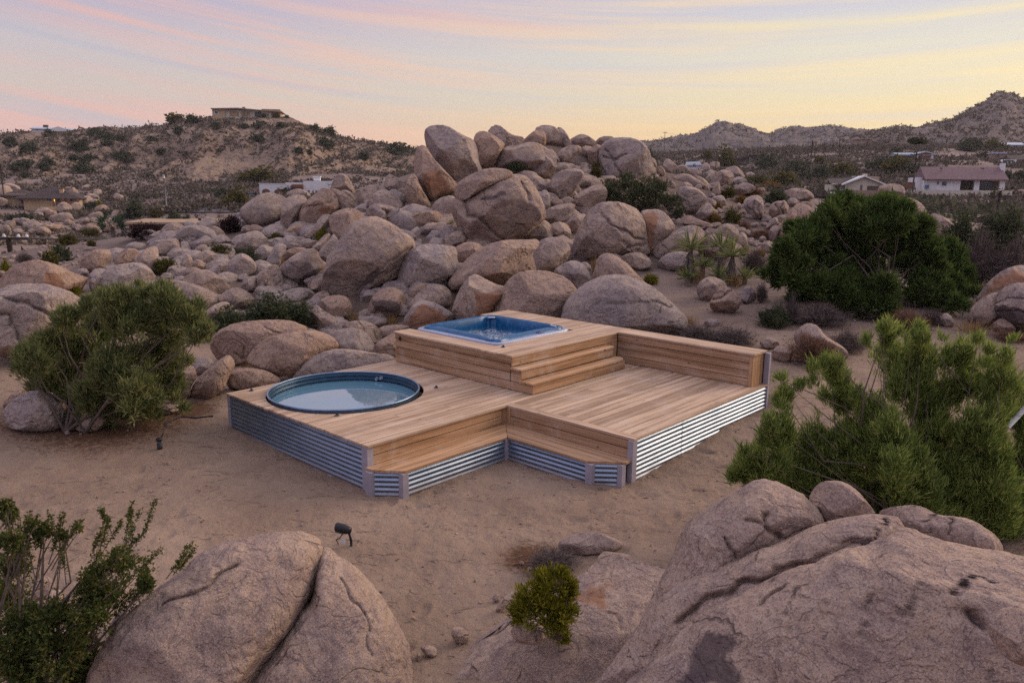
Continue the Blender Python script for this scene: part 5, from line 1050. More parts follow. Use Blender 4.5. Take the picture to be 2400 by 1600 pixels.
JB = [(800, 1430, 80), (950, 1455, 85), (1150, 1475, 90), (1350, 1490, 90), (1550, 1500, 85), (1750, 1545, 65), (1100, 1400, 90), (1250, 1430, 90), (1130, 815, 86), (1000, 855, 86), (1350, 815, 99), (1480, 845, 63), (1240, 855, 104), (960, 905, 81), (1100, 925, 126), (1300, 925, 126), (1500, 925, 90), (1640, 945, 54), (730, 990, 50), (700, 1080, 72), (860, 1020, 108), (1050, 1060, 135), (1250, 1060, 144), (1450, 1050, 126), (1620, 1050, 90), (1760, 1100, 81), (1860, 1160, 63), (680, 1190, 81), (850, 1200, 126), (1050, 1250, 153), (1300, 1250, 153), (1550, 1220, 144), (1750, 1270, 108), (760, 1310, 81), (950, 1350, 81), (1150, 1370, 90), (1400, 1370, 99), (1600, 1390, 99), (1800, 1400, 90), (1950, 1340, 63), (1870, 1490, 63), (1700, 1490, 63), (570, 1290, 40), (1985, 1400, 36), (1470, 825, 45), (1060, 785, 45), (1390, 775, 45)]
tB = hit(2010, 705)
juniper('juniper', JB, tB-.5, 'U' if 'U' in TILES else 'U', JUN_B, 'big dense dark green juniper on the sandy rise at the right', [(1990, 700), (2080, 712)], 900, .19, .030, 4, 13, dep=1.5, gap=.1, up=.7, spread=.5, r0=.06, forks=1, gs=.42, sub=5, zs=1.1, sr=.5) if 'U' in TILES else None
PS = [(1430,450,26),(1470,432,24),(1450,478,32),(1500,452,36),(1540,448,30),(1562,480,26),(1515,488,32),(1470,500,22),(1420,480,18),(1585,470,14),(1590,500,14)]
juniper('large_shrub', PS, hit(1490, 512)+.3, 'P', FO_DARK, 'wide dark green shrub growing among the boulders on the right of the pile', [(1490, 510), (1530, 508)], 420, .16, .035, 4, 14, dep=.6, gap=.33, r0=.07)
# bottom left bush: thin wands set with tiny leaves
CB = [(60,420,60),(30,360,40),(100,560,100),(200,480,45),(300,560,70),(60,750,110),(430,560,40),(500,520,40),(800,720,70),(750,850,120),(900,830,100),(600,950,120),(850,950,110),(300,1100,110),(80,1000,140),(150,1250,180),(420,1150,140),(600,1080,110),(400,1350,160),(150,1480,170),(560,1350,110),(680,1220,90),(500,1540,110),(1000,900,50)]
root = juniper('creosote_bush', CB, 5.7, 'F', FO_CREO, 'straggly green bush with long bare wands in the bottom left corner', [(110, 1640, 5.6), (30, 1620, 5.7)], 9500, .032, .013, 4, 15, dep=.35, gap=.40, spread=.9, r0=.035, forks=4, gs=.16)
x0, y0, k = TILES['F']; rs = np.random.RandomState(4); mb = MB(); o0 = np.array(root.location); Cs, Ds = [], []
for w_ in ['330,1150 600,840 770,560 830,470','770,560 720,470 690,380','560,950 760,760 850,650 960,380','850,690 980,540 1060,320','1130,860 1220,740 1305,615','330,760 390,580 430,410','350,800 470,580 565,450','100,700 60,480 40,340','250,900 180,600 200,400','560,1000 700,600 740,440','850,800 900,600 885,400','820,850 870,500 900,340','700,1000 950,800 1090,660','450,900 430,700 330,400','60,900 150,600 260,430','0,520 60,420 110,380','300,1200 340,1150 440,1000','620,1020 740,760 800,640','1180,830 1240,760 1330,650','640,900 640,640 700,520']:
    P_ = np.array([[float(c) for c in p.split(',')] for p in w_.split()]); tt = 5.7+rs.uniform(-.3, .3); q = at(x0+P_[:, 0]/k, y0+P_[:, 1]/k, np.full(len(P_), tt))-o0
    mb.tube(q, list(np.linspace(.0045, .0015, len(q))), 5, False)
    for i in range(220):
        f_ = rs.uniform(.25, 1)*(len(q)-1); i_ = min(int(f_), len(q)-2); Cs.append(q[i_]+(q[i_+1]-q[i_])*(f_-i_)+rs.normal(size=3)*.008); Ds.append(unit(rs.normal(size=3)+unit(q[i_+1]-q[i_])*.6))
mb.build('wands', BARK, root, True); V, F_ = blades(np.array(Cs), np.array(Ds), .024, .012, 1, rs, .3); link('leaves', mesh_np('leaves', V, F_, FO_CREO, False), root)
# unit shrubs: base at the origin, about one unit wide and high
def shrub_mesh(kind, mat_, seed):
    rs = np.random.RandomState(seed); mb = MB(); Cs, Ds = [], []; ns = dict(leafy=70, twig=150, grass=0, far=10)[kind]
    for i in range(ns):
        a = rs.uniform(0, 2*math.pi); el = math.acos(rs.uniform(.08, 1)); d = np.array([math.sin(el)*math.cos(a), math.sin(el)*math.sin(a), math.cos(el)]); L = rs.uniform(.6, 1.)*np.array([.52, .52, .95])
        b_ = np.array([rs.normal()*.05, rs.normal()*.05, 0]); tip = b_+d*L; mid = b_+d*L*.5+np.array([0, 0, .06])+rs.normal(size=3)*.03
        if kind != 'far': mb.tube([b_, mid, tip], [.008, .006, .002], 3, False)
        n = dict(leafy=44, twig=14, far=48)[kind]
        for j in range(n):
            f_ = rs.uniform(.35, 1.02); p = (b_+(mid-b_)*f_*2) if f_ < .5 else mid+(tip-mid)*(f_*2-1); Cs.append(p+rs.normal(size=3)*(.05 if kind != 'far' else .13)); Ds.append(unit(d*.6+rs.normal(size=3)*.5+[0, 0, .4]))
    if kind == 'grass':
        for i in range(260): Cs.append(np.array([rs.normal()*.10, rs.normal()*.10, 0])); a = rs.uniform(0, 6.28); e = rs.uniform(0, .75); Ds.append(np.array([math.sin(e)*math.cos(a), math.sin(e)*math.sin(a), math.cos(e)]))
    L, W_, nb, sp_ = dict(leafy=(.085, .026, 2, .5), twig=(.17, .010, 2, .45), grass=(.85, .012, 1, .12), far=(.17, .12, 2, .8))[kind]
    V, F_ = blades(np.array(Cs), np.array(Ds), L, W_, nb, rs, sp_); V[:, 2] = np.maximum(V[:, 2], -.02)
    if mb.v:
        n = len(mb.v); V = np.vstack([np.array(mb.v), V]); Fl = [list(f) for f in mb.f]+(F_+n).tolist(); mi = [1]*len(mb.f)+[0]*len(F_)
        return mesh_np('shrub', V, Fl, [mat_, BARKG], False, mi)
    return mesh_np('shrub', V, F_, mat_, False)
PROTO = {}
def proto(key):
    if key not in PROTO:
        kind, mm = {'dark': ('leafy', FO_DARK), 'olive': ('leafy', FO_OLIVE), 'gold': ('leafy', FO_GOLD), 'yel': ('leafy', FO_YEL), 'grey': ('twig', FO_GREY), 'red': ('twig', FO_RED), 'dry': ('grass', FO_DRY), 'far': ('far', FO_PINE), 'fargreen': ('far', FO_OLIVE), 'purp': ('leafy', FO_PURP)}[key]
        PROTO[key] = [shrub_mesh(kind, mm, 200+i+len(PROTO)*10) for i in range(2)]
    return PROTO[key]
WORD = {'dark': 'dark green leafy bush', 'olive': 'olive green bush', 'gold': 'golden orange bush', 'yel': 'yellow green bush', 'grey': 'bare grey brown bush', 'red': 'russet twiggy bush', 'dry': 'tuft of dry golden grass', 'far': 'dark green tree', 'fargreen': 'olive tree', 'purp': 'dark purple bush'}
rnd = random.Random(77); _ulab = set()
def rel_label(c, noun, marks):
    d = sorted(((math.hypot((c[0]-l[0])/max(1, l[2]*.5+20), (c[1]-l[1])/max(1, l[3]*.5+20)), l, lab) for l, lab in marks), key=lambda x: x[0])
    for sc, l, lab in d[:14]:
        dx, dy = (c[0]-l[0])/max(l[2], 20), (c[1]-l[1])/max(l[3], 20)
        rel = ('above' if dy < 0 else 'below') if abs(dy) > 1.6*abs(dx) else ('left of' if dx < 0 else 'right of') if abs(dx) > 1.6*abs(dy) else ('upper left of' if dx < 0 and dy < 0 else 'upper right of' if dy < 0 else 'lower left of' if dx < 0 else 'lower right of')
        L_ = ' '.join((noun+' '+rel+' the '+lab).split()[:16]).rstrip(',')
        while L_.split()[-1] in ('a','the','of','at','in','on','by','to','and','with','left','right','very','just','other','lower','behind','bottom','dark','under','below','back','its','above','beside'): L_ = ' '.join(L_.split()[:-1])
        if L_ not in _ulab: _ulab.add(L_); return L_
    return L_
def shrub(x0, y0, x1, y1, key, label=None, group=None, t=None, dt=0., name=None, marks=None, cat=None, depth=1.):
    cx = .5*(x0+x1); t = t or (hit(cx, y1-2) or 60.); t += dt; c = at(cx, y1-.04*(y1-y0), t); w = (x1-x0)*t/F*1.08; h = (y1-y0)*t/F*1.08
    o = link(name or 'shrub', rnd.choice(proto(key)), None, c, rnd.uniform(0, 6.3), (w, w*depth, h))
    tag(o, label or rel_label((cx, .5*(y0+y1)), WORD[key], marks or _lm), cat or ('grass' if key == 'dry' else 'tree' if key.startswith('far') else 'bush'), group); return o
S_ = '''578,686,735,768,dark 484,722,592,788,dark 362,598,424,645,olive 494,566,542,605,olive 548,580,612,625,dark 627,542,663,568,olive 147,658,190,695,yel 738,533,774,565,yel 1186,375,1240,415,dark 1365,382,1413,424,olive
1041,517,1075,552,yel 1382,600,1406,641,dry 904,736,936,762,dry 818,730,846,762,dry 1600,736,1634,767,dry 651,604,672,622,dry 1506,640,1544,665,yel 1659,495,1690,528,gold 1696,486,1735,530,olive 1673,472,1695,495,gold
1748,406,1812,440,olive 1778,423,1840,450,gold 1737,437,1790,460,red 1790,444,1843,478,dark 1689,436,1722,466,olive 1723,454,1750,478,gold 1730,517,1757,540,red 1761,536,1807,560,red 1732,580,1757,600,gold 1759,583,1795,608,gold
1741,585,1793,634,grey 1776,714,1851,766,dark 1834,690,1875,760,grey 1870,716,1980,762,grey 1588,760,1685,803,grey 1655,763,1765,812,grey 1846,776,1946,852,red 1930,774,2029,821,grey 2080,724,2167,773,red 1977,698,2084,742,grey
2160,724,2208,762,grey 1770,660,1798,711,grey 2330,776,2405,799,red 2240,752,2318,782,dry 2238,540,2335,672,grey 2315,560,2430,684,grey 2200,500,2290,600,dark 2280,495,2410,600,dark 2170,555,2250,625,olive 1237,1282,1349,1337,grey
1325,485,1360,503,red 1500,350,1540,385,dark 1420,395,1450,430,olive 1840,560,1870,600,grey 1620,620,1650,668,dry 1700,640,1745,672,dry'''
for it in S_.split():
    a = it.split(','); shrub(*map(float, a[:4]), a[4])
juniper('yellow_bush', [(1560,1000,90),(1500,1080,70),(1650,900,90),(1750,870,80),(1830,930,70),(1700,1000,130),(1830,1050,80),(1600,1120,70),(1750,1150,90),(1780,1250,60),(1660,850,45),(1800,830,40),(1480,1140,40),(1860,1090,40),(1850,900,40)], 6.1, 'G', FO_YEL, 'bushy yellow green shrub growing out of the sloping pink slab', [(1312, 1500, 6.15)], 9000, .045, .010, 4, 16, dep=.2, gap=.34, up=.8, spread=.4, r0=.02, gs=.1)
# yuccas
def yucca(px, py, bpy_, rp, t, lab, n=80, skirt=True):
    top = at(px, py, t); b_ = at(px, bpy_, t); r = rp*t/F; root = empty('yucca', b_, 0, label=lab, cat='yucca', group='yuccas on the rise'); rs = np.random.RandomState(int(px)); h = top-b_
    mb = MB(); mb.tube([(0, 0, -.1), tuple(h*.5), tuple(h)], [.09, .08, .06], 8); mb.build('trunk', BARK, root, True)
    Cs = np.repeat(h[None], n, 0)+rs.normal(size=(n, 3))*.03; a = rs.uniform(0, 6.28, n); e = np.arccos(rs.uniform(-.15, 1, n)); D_ = np.stack([np.sin(e)*np.cos(a), np.sin(e)*np.sin(a), np.cos(e)], -1)
    V, F_ = blades(Cs, D_, r*1.12, .036, 1, rs, .04, .015); link('leaf_rosette', mesh_np('leaf_rosette', V, F_, FO_YUC, False), root)
    if skirt:
        m_ = 110; f_ = rs.uniform(.25, 1., m_); Cs = h*f_[:, None]; a = rs.uniform(0, 6.28, m_); D_ = np.stack([np.cos(a)*.42, np.sin(a)*.42, np.full(m_, -1.)], -1)
        V, F_ = blades(Cs, D_, min(.5, r*.8), .045, 1, rs, .08, .02); V[:, 2] = np.maximum(V[:, 2], -.05); link('dead_leaf_skirt', mesh_np('dead_leaf_skirt', V, F_, FO_DEAD, False), root)
ty = hit(1670, 664)
yucca(1619, 583, 652, 46, ty, 'tall yucca at the left of the yucca clump with a spiky head')
yucca(1691, 577, 645, 44, ty+.5, 'tall yucca in the middle of the clump, its head against the smooth dome boulder')
yucca(1717, 600, 664, 42, ty-.2, 'yucca at the front right of the clump with a long dark skirt of dead leaves')
yucca(1647, 622, 662, 36, ty-.1, 'low stemless yucca between the left and middle yuccas', 80, False)
yucca(1612, 648, 668, 32, ty-.3, 'low yucca rosette at the foot of the left yucca', 70, False)
yucca(1684, 650, 668, 32, ty-.3, 'low yucca rosette at the foot of the middle yucca', 70, False)
yucca(1746, 650, 666, 30, ty-.2, 'low yucca rosette at the right end of the clump', 70, False)
# ------------------------------------------------------------------ far scrub
def hill_bush(hill, px, py, wpx, key, lab, group, hf=.62):
    P = hill.pick(px, py+wpx*.2); d = P[1]; s = wpx*d/F*1.1
    o = link('hill_bush', rnd.choice(proto(key)), None, P-np.array([0, 0, .1*s]), rnd.uniform(0, 6.3), (s, s, s*hf*1.25)); tag(o, lab, 'bush', group)
HB = '60,970,90 180,1020,110 340,915,70 520,1000,110 570,970,50 640,900,100 720,930,100 800,940,80 720,975,60 580,1080,110 475,1085,70 530,1150,120 270,1140,70 310,1095,70 80,1130,90 160,1110,90 790,1155,70 880,1085,50 800,1045,100 1030,945,70 1080,1040,60 1250,1045,40 990,1215,60 1210,890,70 1310,820,80 1465,860,70 1650,855,60 1755,850,100 1730,940,90 1920,850,60 2025,1025,60 2100,1050,40 2220,985,100 2140,880,70 2240,905,90 1480,1020,40 1110,1320,50 1510,1300,90 1780,1210,80 2730,430,150 2470,490,80 2640,525,30 2720,540,30 130,1200,60 400,1215,50 690,1260,60'
for it in HB.split():
    x, y, w = map(float, it.split(','))
    if x > 2323: x, y = (x-2323)*1.+800*2.904, y+200*2.904
    hill_bush(LEFT_HILL, x/2.904, y/2.904, w/2.904, 'far', 'dark green scrub bush dotted on the flank of the left hill', 'bushes on the left hill')
for x, y, w in ((1200,800,100),(1300,775,50),(1730,785,60),(1790,785,60),(1650,785,50),(1525,785,40),(1590,787,36),(1880,790,40),(1950,795,30)):
    hill_bush(LEFT_HILL, x/2.904, y/2.904, w/2.904, 'fargreen', 'bush on the skyline of the left hill beside the hilltop house', 'bushes on the hilltop', .6)
def scrub(name, gen, n, smin, smax, seed, mat_):
    rs = np.random.RandomState(seed); P = gen(rs, n); n = len(P); kb = 9; s = rs.uniform(smin, smax, n)*rs.uniform(.6, 1.3, n)
    Cs = np.repeat(P, kb, 0)+rs.normal(size=(n*kb, 3))*np.repeat(s, kb)[:, None]*np.array([.32, .32, .12])+np.array([0, 0, 1])*np.repeat(s, kb)[:, None]*.2
    D_ = rs.normal(size=(n*kb, 3))*.6+[0, 0, .8]; V, F_ = blades(Cs, D_/np.linalg.norm(D_, axis=1)[:, None], np.repeat(s, kb)*.55, .42*(smin+smax)/2, 1, rs, .4)
    tag(link(name, mesh_np(name, V, F_, mat_, False)), kind='stuff')
def gen_hill(h, lo, hi, tlo=0., thi=1.):
    def g_(rs, n):
        px = rs.uniform(lo, hi, n); t = rs.uniform(tlo, thi, n)**.8; P = h.pt(px, t); k = pn(P*.035, 3) > -.25; return P[k]
    return g_
def gen_ground(lo, hi, d0, d1):
    def g_(rs, n):
        px = rs.uniform(lo, hi, n); D = d0*(d1/d0)**rs.rand(n); d = ray(px, px*0+433.); X = d[:, 0]/d[:, 1]*D; P = np.stack([X, D, H(X, D)], -1); return P[pn(P*.05, 5) > -.42]
    return g_
FO_SCRUB = foliage('pale_scrub', (.082, .066, .053), (.14, .113, .09), (.20, .162, .128), trans=.05)
scrub('scrub', gen_hill(LEFT_HILL, -100, 1050, 0, 1.), 6500, .5, 1.5, 1, FO_SCRUB)
scrub('scrub', gen_hill(RIGHT_HILL, 1900, 2500, 0, 1.), 4200, .8, 1.8, 2, FO_SCRUB)
scrub('scrub', gen_ground(-60, 1050, 160, 250), 3600, .5, 1.3, 10, FO_SCRUB)
scrub('scrub', gen_ground(1450, 2450, 230, 340), 3000, .7, 1.8, 11, FO_SCRUB)
scrub('scrub', gen_hill(MID_RIDGE, 1380, 2150, .2, 1.), 4500, 1., 2.2, 3, FO_SCRUB)
scrub('scrub', gen_ground(1480, 2450, 48, 250), 5500, .3, 1.2, 4, FO_SCRUB)
scrub('scrub', gen_ground(1400, 2450, 110, 275), 6500, .5, 1.6, 7, FO_SCRUB)
scrub('scrub', gen_ground(1480, 2450, 60, 250), 1300, .5, 1.6, 8, FO_PINE)
scrub('scrub', gen_ground(-60, 1050, 100, 175), 6000, .4, 1.2, 9, FO_SCRUB)
scrub('scrub', gen_ground(-60, 900, 45, 165), 3500, .2, .7, 5, FO_SCRUB)
scrub('scrub', gen_ground(-60, 600, 118, 165), 300, .6, 1.5, 6, FO_PINE)
RT = '245,430,340,555 515,430,640,575 700,480,850,605 620,580,760,695 780,590,900,655 870,540,1000,645 1000,530,1150,625 1130,590,1210,645 1270,480,1420,575 1370,480,1510,605 1510,510,1670,605 1870,330,2010,450 2050,370,2170,445 2170,555,2235,665 2230,560,2330,645 2080,720,2170,795 1700,712,1800,755 1850,712,1895,752 130,440,200,525 1550,340,1660,400 2010,440,2100,500 900,480,960,540 980,660,1030,710 1420,420,1480,470'
_rm = [(np.array(m_), lab) for m_, lab in [((1757,378,45,35),'dark two storey house in the valley'),((2150,365,85,22),'blue roofed house with the brown garage door'),((2255,415,190,60),'long white house with the purple brown roof'),((2012,432,130,45),'cream gabled house'),((2385,337,60,18),'white roofed house on the right slope'),((2358,378,30,15),'white van'),((1900,360,8,60),'utility pole in the valley')]]
for i, it in enumerate(RT.split()):
    x0, y0, x1, y1 = [float(c)/2.904 for c in it.split(',')]; shrub(1600+x0, 200+y0, 1600+x1, 200+y1, 'fargreen' if i % 3 == 0 else 'far', None, 'trees in the right valley', name='tree', marks=_rm, cat='tree')
LT = '132,561,168,613,far 103,588,138,626,fargreen 18,500,72,528,far 3,605,26,640,yel 295,470,337,513,far 186,534,234,556,olive 302,518,380,560,purp 393,488,421,527,far 430,503,446,531,far 533,445,577,485,fargreen 503,434,535,464,far 350,488,381,511,olive 512,500,568,546,purp 227,466,242,493,yel 196,474,227,493,far 40,590,75,618,grey 140,545,180,575,olive 205,560,225,580,olive 660,440,690,462,far 575,395,640,428,fargreen'
_lmk = [(np.array(m_), lab) for m_, lab in [((95,462,180,50),'brown roofed house on the left'),((435,515,260,30),'tan flat roofed house'),((30,585,20,70),'thick utility pole at the left edge'),((393,460,8,90),'tall street lamp'),((695,435,180,45),'white adobe house'),((290,572,165,18),'low tan garden wall')]]
for it in LT.split():
    a = it.split(','); shrub(*map(float, a[:4]), a[4], name='tree' if a[4].startswith('far') else 'shrub', marks=_lmk)
# fan palm by the far rock heap
t_ = hit(265, 556); g0 = at(265, 553, t_); PM = empty('fan_palm', g0, 0, label='short green fan palm beside the far rock heap on the left', cat='palm'); rs = np.random.RandomState(9)
mb = MB(); mb.tube([(0, 0, -.2), (0, 0, 1.0)], [.22, .2], 8); mb.build('trunk', BARK, PM, True)
n = 46; a = rs.uniform(0, 6.28, n); e = np.arccos(rs.uniform(-.1, 1, n)); D_ = np.stack([np.sin(e)*np.cos(a), np.sin(e)*np.sin(a), np.cos(e)], -1); tips = D_*rs.uniform(.7, 1.3, (n, 1))+[0, 0, 1.]
V, F_ = blades(tips, D_, .75, .09, 9, rs, .45); link('fronds', mesh_np('fronds', V, F_, foliage('palm_green', (.012, .03, .02), (.03, .065, .035), (.07, .11, .05)), False), PM)
t_ = 62.; boulder(pts('T:995,340 1010,310 1030,285 1070,272 1110,300 1150,335 1190,345 1235,350 1260,420 1240,460 1100,470 1010,450'), t=t_, seed=901, rough=6., m=ROCKF, lvl=6, name='rock_outcrop', facets=12)
tag(bpy.data.objects['rock_outcrop'], 'jagged grey rock outcrop rising behind the skyline of the boulder pile', 'rock outcrop')
# ------------------------------------------------------------------ houses, poles, vehicles
STUC = simple('white_stucco', (.70, .68, .69), .9, 0, .06, .8); CREAM = simple('cream_siding', (.56, .50, .40), .85, 0, .06, .8); TAN = simple('tan_stucco', (.34, .235, .15), .9, 0, .1, .8); TANW = simple('tan_wall', (.30, .205, .16), .9, 0, .12, .8)
PEACH = simple('peach_stucco', (.50, .36, .22), .9, 0, .08, .8); ROOFB = simple('brown_shingles', (.055, .038, .038), .9, 0, .25, 3.); ROOFP = simple('purple_brown_tiles', (.155, .095, .105), .85, 0, .28, 4.); ROOFG = simple('pale_metal_roof', (.46, .54, .64), .45, .3, .08, 1.)
ROOFBL = simple('blue_grey_roof', (.24, .31, .40), .5, .2, .1, 1.); TERRA = simple('terracotta', (.20, .07, .04), .85, 0, .2, 6.); GARD = simple('brown_garage_door', (.16, .075, .045), .7, 0, .15, 3.); GLASS = simple('window_glass', (.05, .06, .075), .08, 0, .2, 1., .6)
WTRIM = simple('white_trim', (.66, .66, .66), .7, 0, .04, 2.); BRICK = simple('red_brick', (.22, .075, .05), .9, 0, .2, 6.); DARKW = simple('dark_timber', (.11, .085, .085), .8, 0, .2, 2.); PORCH = simple('porch_shade', (.10, .075, .065), .9, 0, .2, 1.)
POLE = simple('pole_timber', (.055, .042, .038), .9, 0, .25, 4.); WIRE = simple('wire', (.02, .02, .02), .6); CARW = simple('white_paint', (.60, .62, .65), .3, 0, .03, 1., .5); CARG = simple('grey_paint', (.16, .20, .24), .3, 0, .05, 1., .5); TYRE = simple('tyre', (.02, .02, .02), .8)
YELB = simple('yellow_band', (.5, .36, .02), .6); CONC = simple('asphalt_street', (.12, .11, .115), .9, 0, .1, .3)
LITM, nt, b = mat('lit_porch_lamp'); b.inputs['Emission Color'].default_value = (1, .68, .15, 1); b.inputs['Emission Strength'].default_value = 2.2
class House:
    """local frame: x to the right in the picture, y away, z up; lengths worked out from the picture at distance D"""
    def __init__(s, name, x0, x1, yb, D, lab, cat='house', rz=0.):
        s.x0, s.D = x0, D; cx = .5*(x0+x1); s.c = at(cx, yb, D/ray(cx, yb)[1]); s.t = D/ray(cx, yb)[1]
        a = math.atan2(s.c[0], s.c[1]); s.k = s.t/F/math.cos(a)*math.cos(rz) if False else np.linalg.norm(at(x1, yb, s.t)-at(x0, yb, s.t))/(x1-x0)
        s.cx, s.yb = cx, yb; s.o = empty(name, s.c, -a*.55+rz, label=lab, cat=cat); s.kz = s.t/F
    def X(s, px): return (px-s.cx)*s.k
    def Zp(s, py): return (s.yb-py)*s.kz
    def box(s, name, px0, py0, px1, py1, y0, y1, m, parent=None, bevel=0, skirt=0.):
        return MB().box(s.X(px0), y0, s.Zp(py1)-skirt, s.X(px1), y1, s.Zp(py0)).build(name, m, parent or s.o, bevel=bevel)
    def poly(s, name, pp, y0, y1, m, parent=None):
        return MB().prism_y([(s.X(x), s.Zp(y)) for x, y in pp], y0, y1).build(name, m, parent or s.o)
    def window(s, px0, py0, px1, py1, y=0., m=None, nm='window'):
        w = s.box(nm, px0, py0, px1, py1, y-.06, y+.03, m or WTRIM); e = .16*(px1-px0); f_ = .14*(py1-py0)
        s.box('pane', px0+e, py0+f_, px1-e, py1-f_, y-.075, y-.055, GLASS, w); return w
def gable(h, name, px0, px1, pe, pr, y0, y1, m, over=.4, hip=0.):
    """ridge parallel to the picture; pe eave line, pr ridge line"""
    xa, xb, ze, zr = h.X(px0), h.X(px1), h.Zp(pe), h.Zp(pr); ym = .5*(y0+y1); a, b_ = y0-over, y1+over
    V = [(xa, a, ze), (xb, a, ze), (xb, b_, ze), (xa, b_, ze), (xa+hip, ym, zr), (xb-hip, ym, zr)]
    V2 = [(x, y, z-.18) for x, y, z in V]; Fs = [(0, 1, 5, 4), (2, 3, 4, 5), (1, 2, 5), (3, 0, 4)]
    return MB().add(V+V2[:4], Fs+[(9, 8, 7, 6), (0, 6, 7, 1), (1, 7, 8, 2), (2, 8, 9, 3), (3, 9, 6, 0)]).build(name, m, h.o)
# brown roofed house on the left
h = House('house', 20, 180, 488, 150, 'low peach house with a wide dark brown hipped roof, far left behind the rock heap')
h.box('wall', 62, 463, 178, 488, 0, 7.5, PEACH, skirt=1.5); h.box('wall', 10, 456, 64, 488, 2.5, 9, PEACH, skirt=1.5)
r_ = gable(h, 'roof', 44, 186, 465, 438, 0, 8, ROOFB, 1.0, 5.5); gable(h, 'roof', 0, 80, 460, 446, 2.5, 9.5, ROOFB, .8, 3.)
h.box('chimney', 135, 443, 143, 457, 1.2, 2.2, PEACH, r_)
for a in ((108, 464, 124, 473), (157, 464, 168, 473), (140, 464, 151, 470)): h.window(*a)
h.box('door', 129, 464, 137, 482, -.06, .02, DARKW); h.box('chimney_cap', 134, 441.5, 144, 443, 1.1, 2.3, BRICK, r_)
for x in (125, 146, 157, 176): h.box('porch_post', x, 465, x+3.2, 484, -1.2, -.9, BRICK)
h.box('porch_lamp', 125.5, 464.5, 127.5, 472, -.5, -.35, LITM); h.box('porch_floor', 100, 484, 180, 487, -1.4, 0, PEACH, skirt=1.0)
# white flat house on the far left hilltop
P = LEFT_HILL.pt(np.array([140.]), np.array([.97]))[0]; D = P[1]; yb = proj(P)[1]+2
h = House('house', 80, 205, 308.5, D, 'white low house with a pale blue roof on the left hilltop skyline')
h.box('wall', 82, 302, 158, 309, 0, 7, STUC, skirt=2); h.box('wall', 158, 304, 200, 309, 2, 8, STUC, skirt=2); r_ = gable(h, 'roof', 79, 160, 303, 298, 0, 7, ROOFG, .6); gable(h, 'roof', 155, 212, 305.5, 299.5, 2, 8, ROOFG, .6)
h.poly('gable_front', [(126, 308.5), (126, 302), (140, 297.5), (155, 303), (155, 308.5)], -1.0, .5, WTRIM); h.box('chimney', 101, 293, 111, 298.5, 3, 4, PORCH, r_)
for a in ((90, 303.5, 97, 307), (108, 303.5, 116, 307)): h.window(*a)
# long house on the top of the left hill
D = LEFT_HILL.pt(np.array([580.]), np.array([.96]))[0][1]
h = House('house', 500, 655, 275, D, 'long flat roofed house crowning the top of the left hill')
h.box('wall', 502, 258, 530, 275, 0, 9, PEACH, skirt=2); h.box('wall', 528, 259, 634, 275, .4, 9, CREAM, skirt=2); h.box('wall', 634, 260, 654, 275, 1, 8, PEACH, skirt=2)
h.poly('roof', [(500, 259), (500, 257), (560, 254.5), (612, 258), (660, 260.5), (660, 262), (610, 260), (560, 257)], -.9, 9.6, TANW); h.box('roof', 610, 253.5, 652, 259, 3, 8, TAN); h.box('chimney', 566, 250, 572.5, 256, 3, 4, TANW)
h.box('window', 540, 262, 560, 273, .33, .45, TAN); h.box('window', 566, 262, 586, 273, .33, .45, TAN); h.box('window', 596, 263, 612, 273, .33, .45, GLASS); h.window(506, 262, 516, 270)
# white adobe house
h = House('house', 600, 782, 465, 140, 'white adobe house with a square tower, brown garage doors and a terracotta awning')
h.box('wall', 612, 432, 672, 465, 0, 8, STUC, skirt=1); h.box('wall', 671, 428.5, 714, 465, .25, 8, STUC, skirt=1); h.box('wall', 712, 424.5, 773, 465, -.4, 8, STUC, skirt=1); h.box('tower', 734, 415, 749, 424, 1., 2.4, STUC); h.box('tower_cap', 732.5, 413.5, 750.5, 416, .9, 2.5, WTRIM); h.box('parapet', 611, 431, 672, 432.5, -.06, .3, WTRIM)
h.box('wall', 596, 443, 612, 465, 1.5, 6, TANW, skirt=1)
for a in ((618, 445, 635, 465), (646, 445, 670, 468)):
    x0, y0, x1, y1 = a; h.poly('garage_door', [(x0, y1), (x0, y0+2), (x0+(x1-x0)*.25, y0-.6), (.5*(x0+x1), y0-1.4), (x1-(x1-x0)*.25, y0-.6), (x1, y0+2), (x1, y1)], -.07, .02, GARD)
h.poly('awning', [(682, 439.5), (688, 433), (712, 433), (712, 440)], -1.2, .25, TERRA); h.box('window', 675, 444, 679, 447, .18, .3, GLASS); h.box('door', 722, 446, 726, 455, -.46, -.38, GARD); h.box('roof_edge', 770, 424, 779, 432, -.8, 3, WTRIM); h.box('antenna', 778.6, 404, 779.4, 432, .5, .56, TRIM)
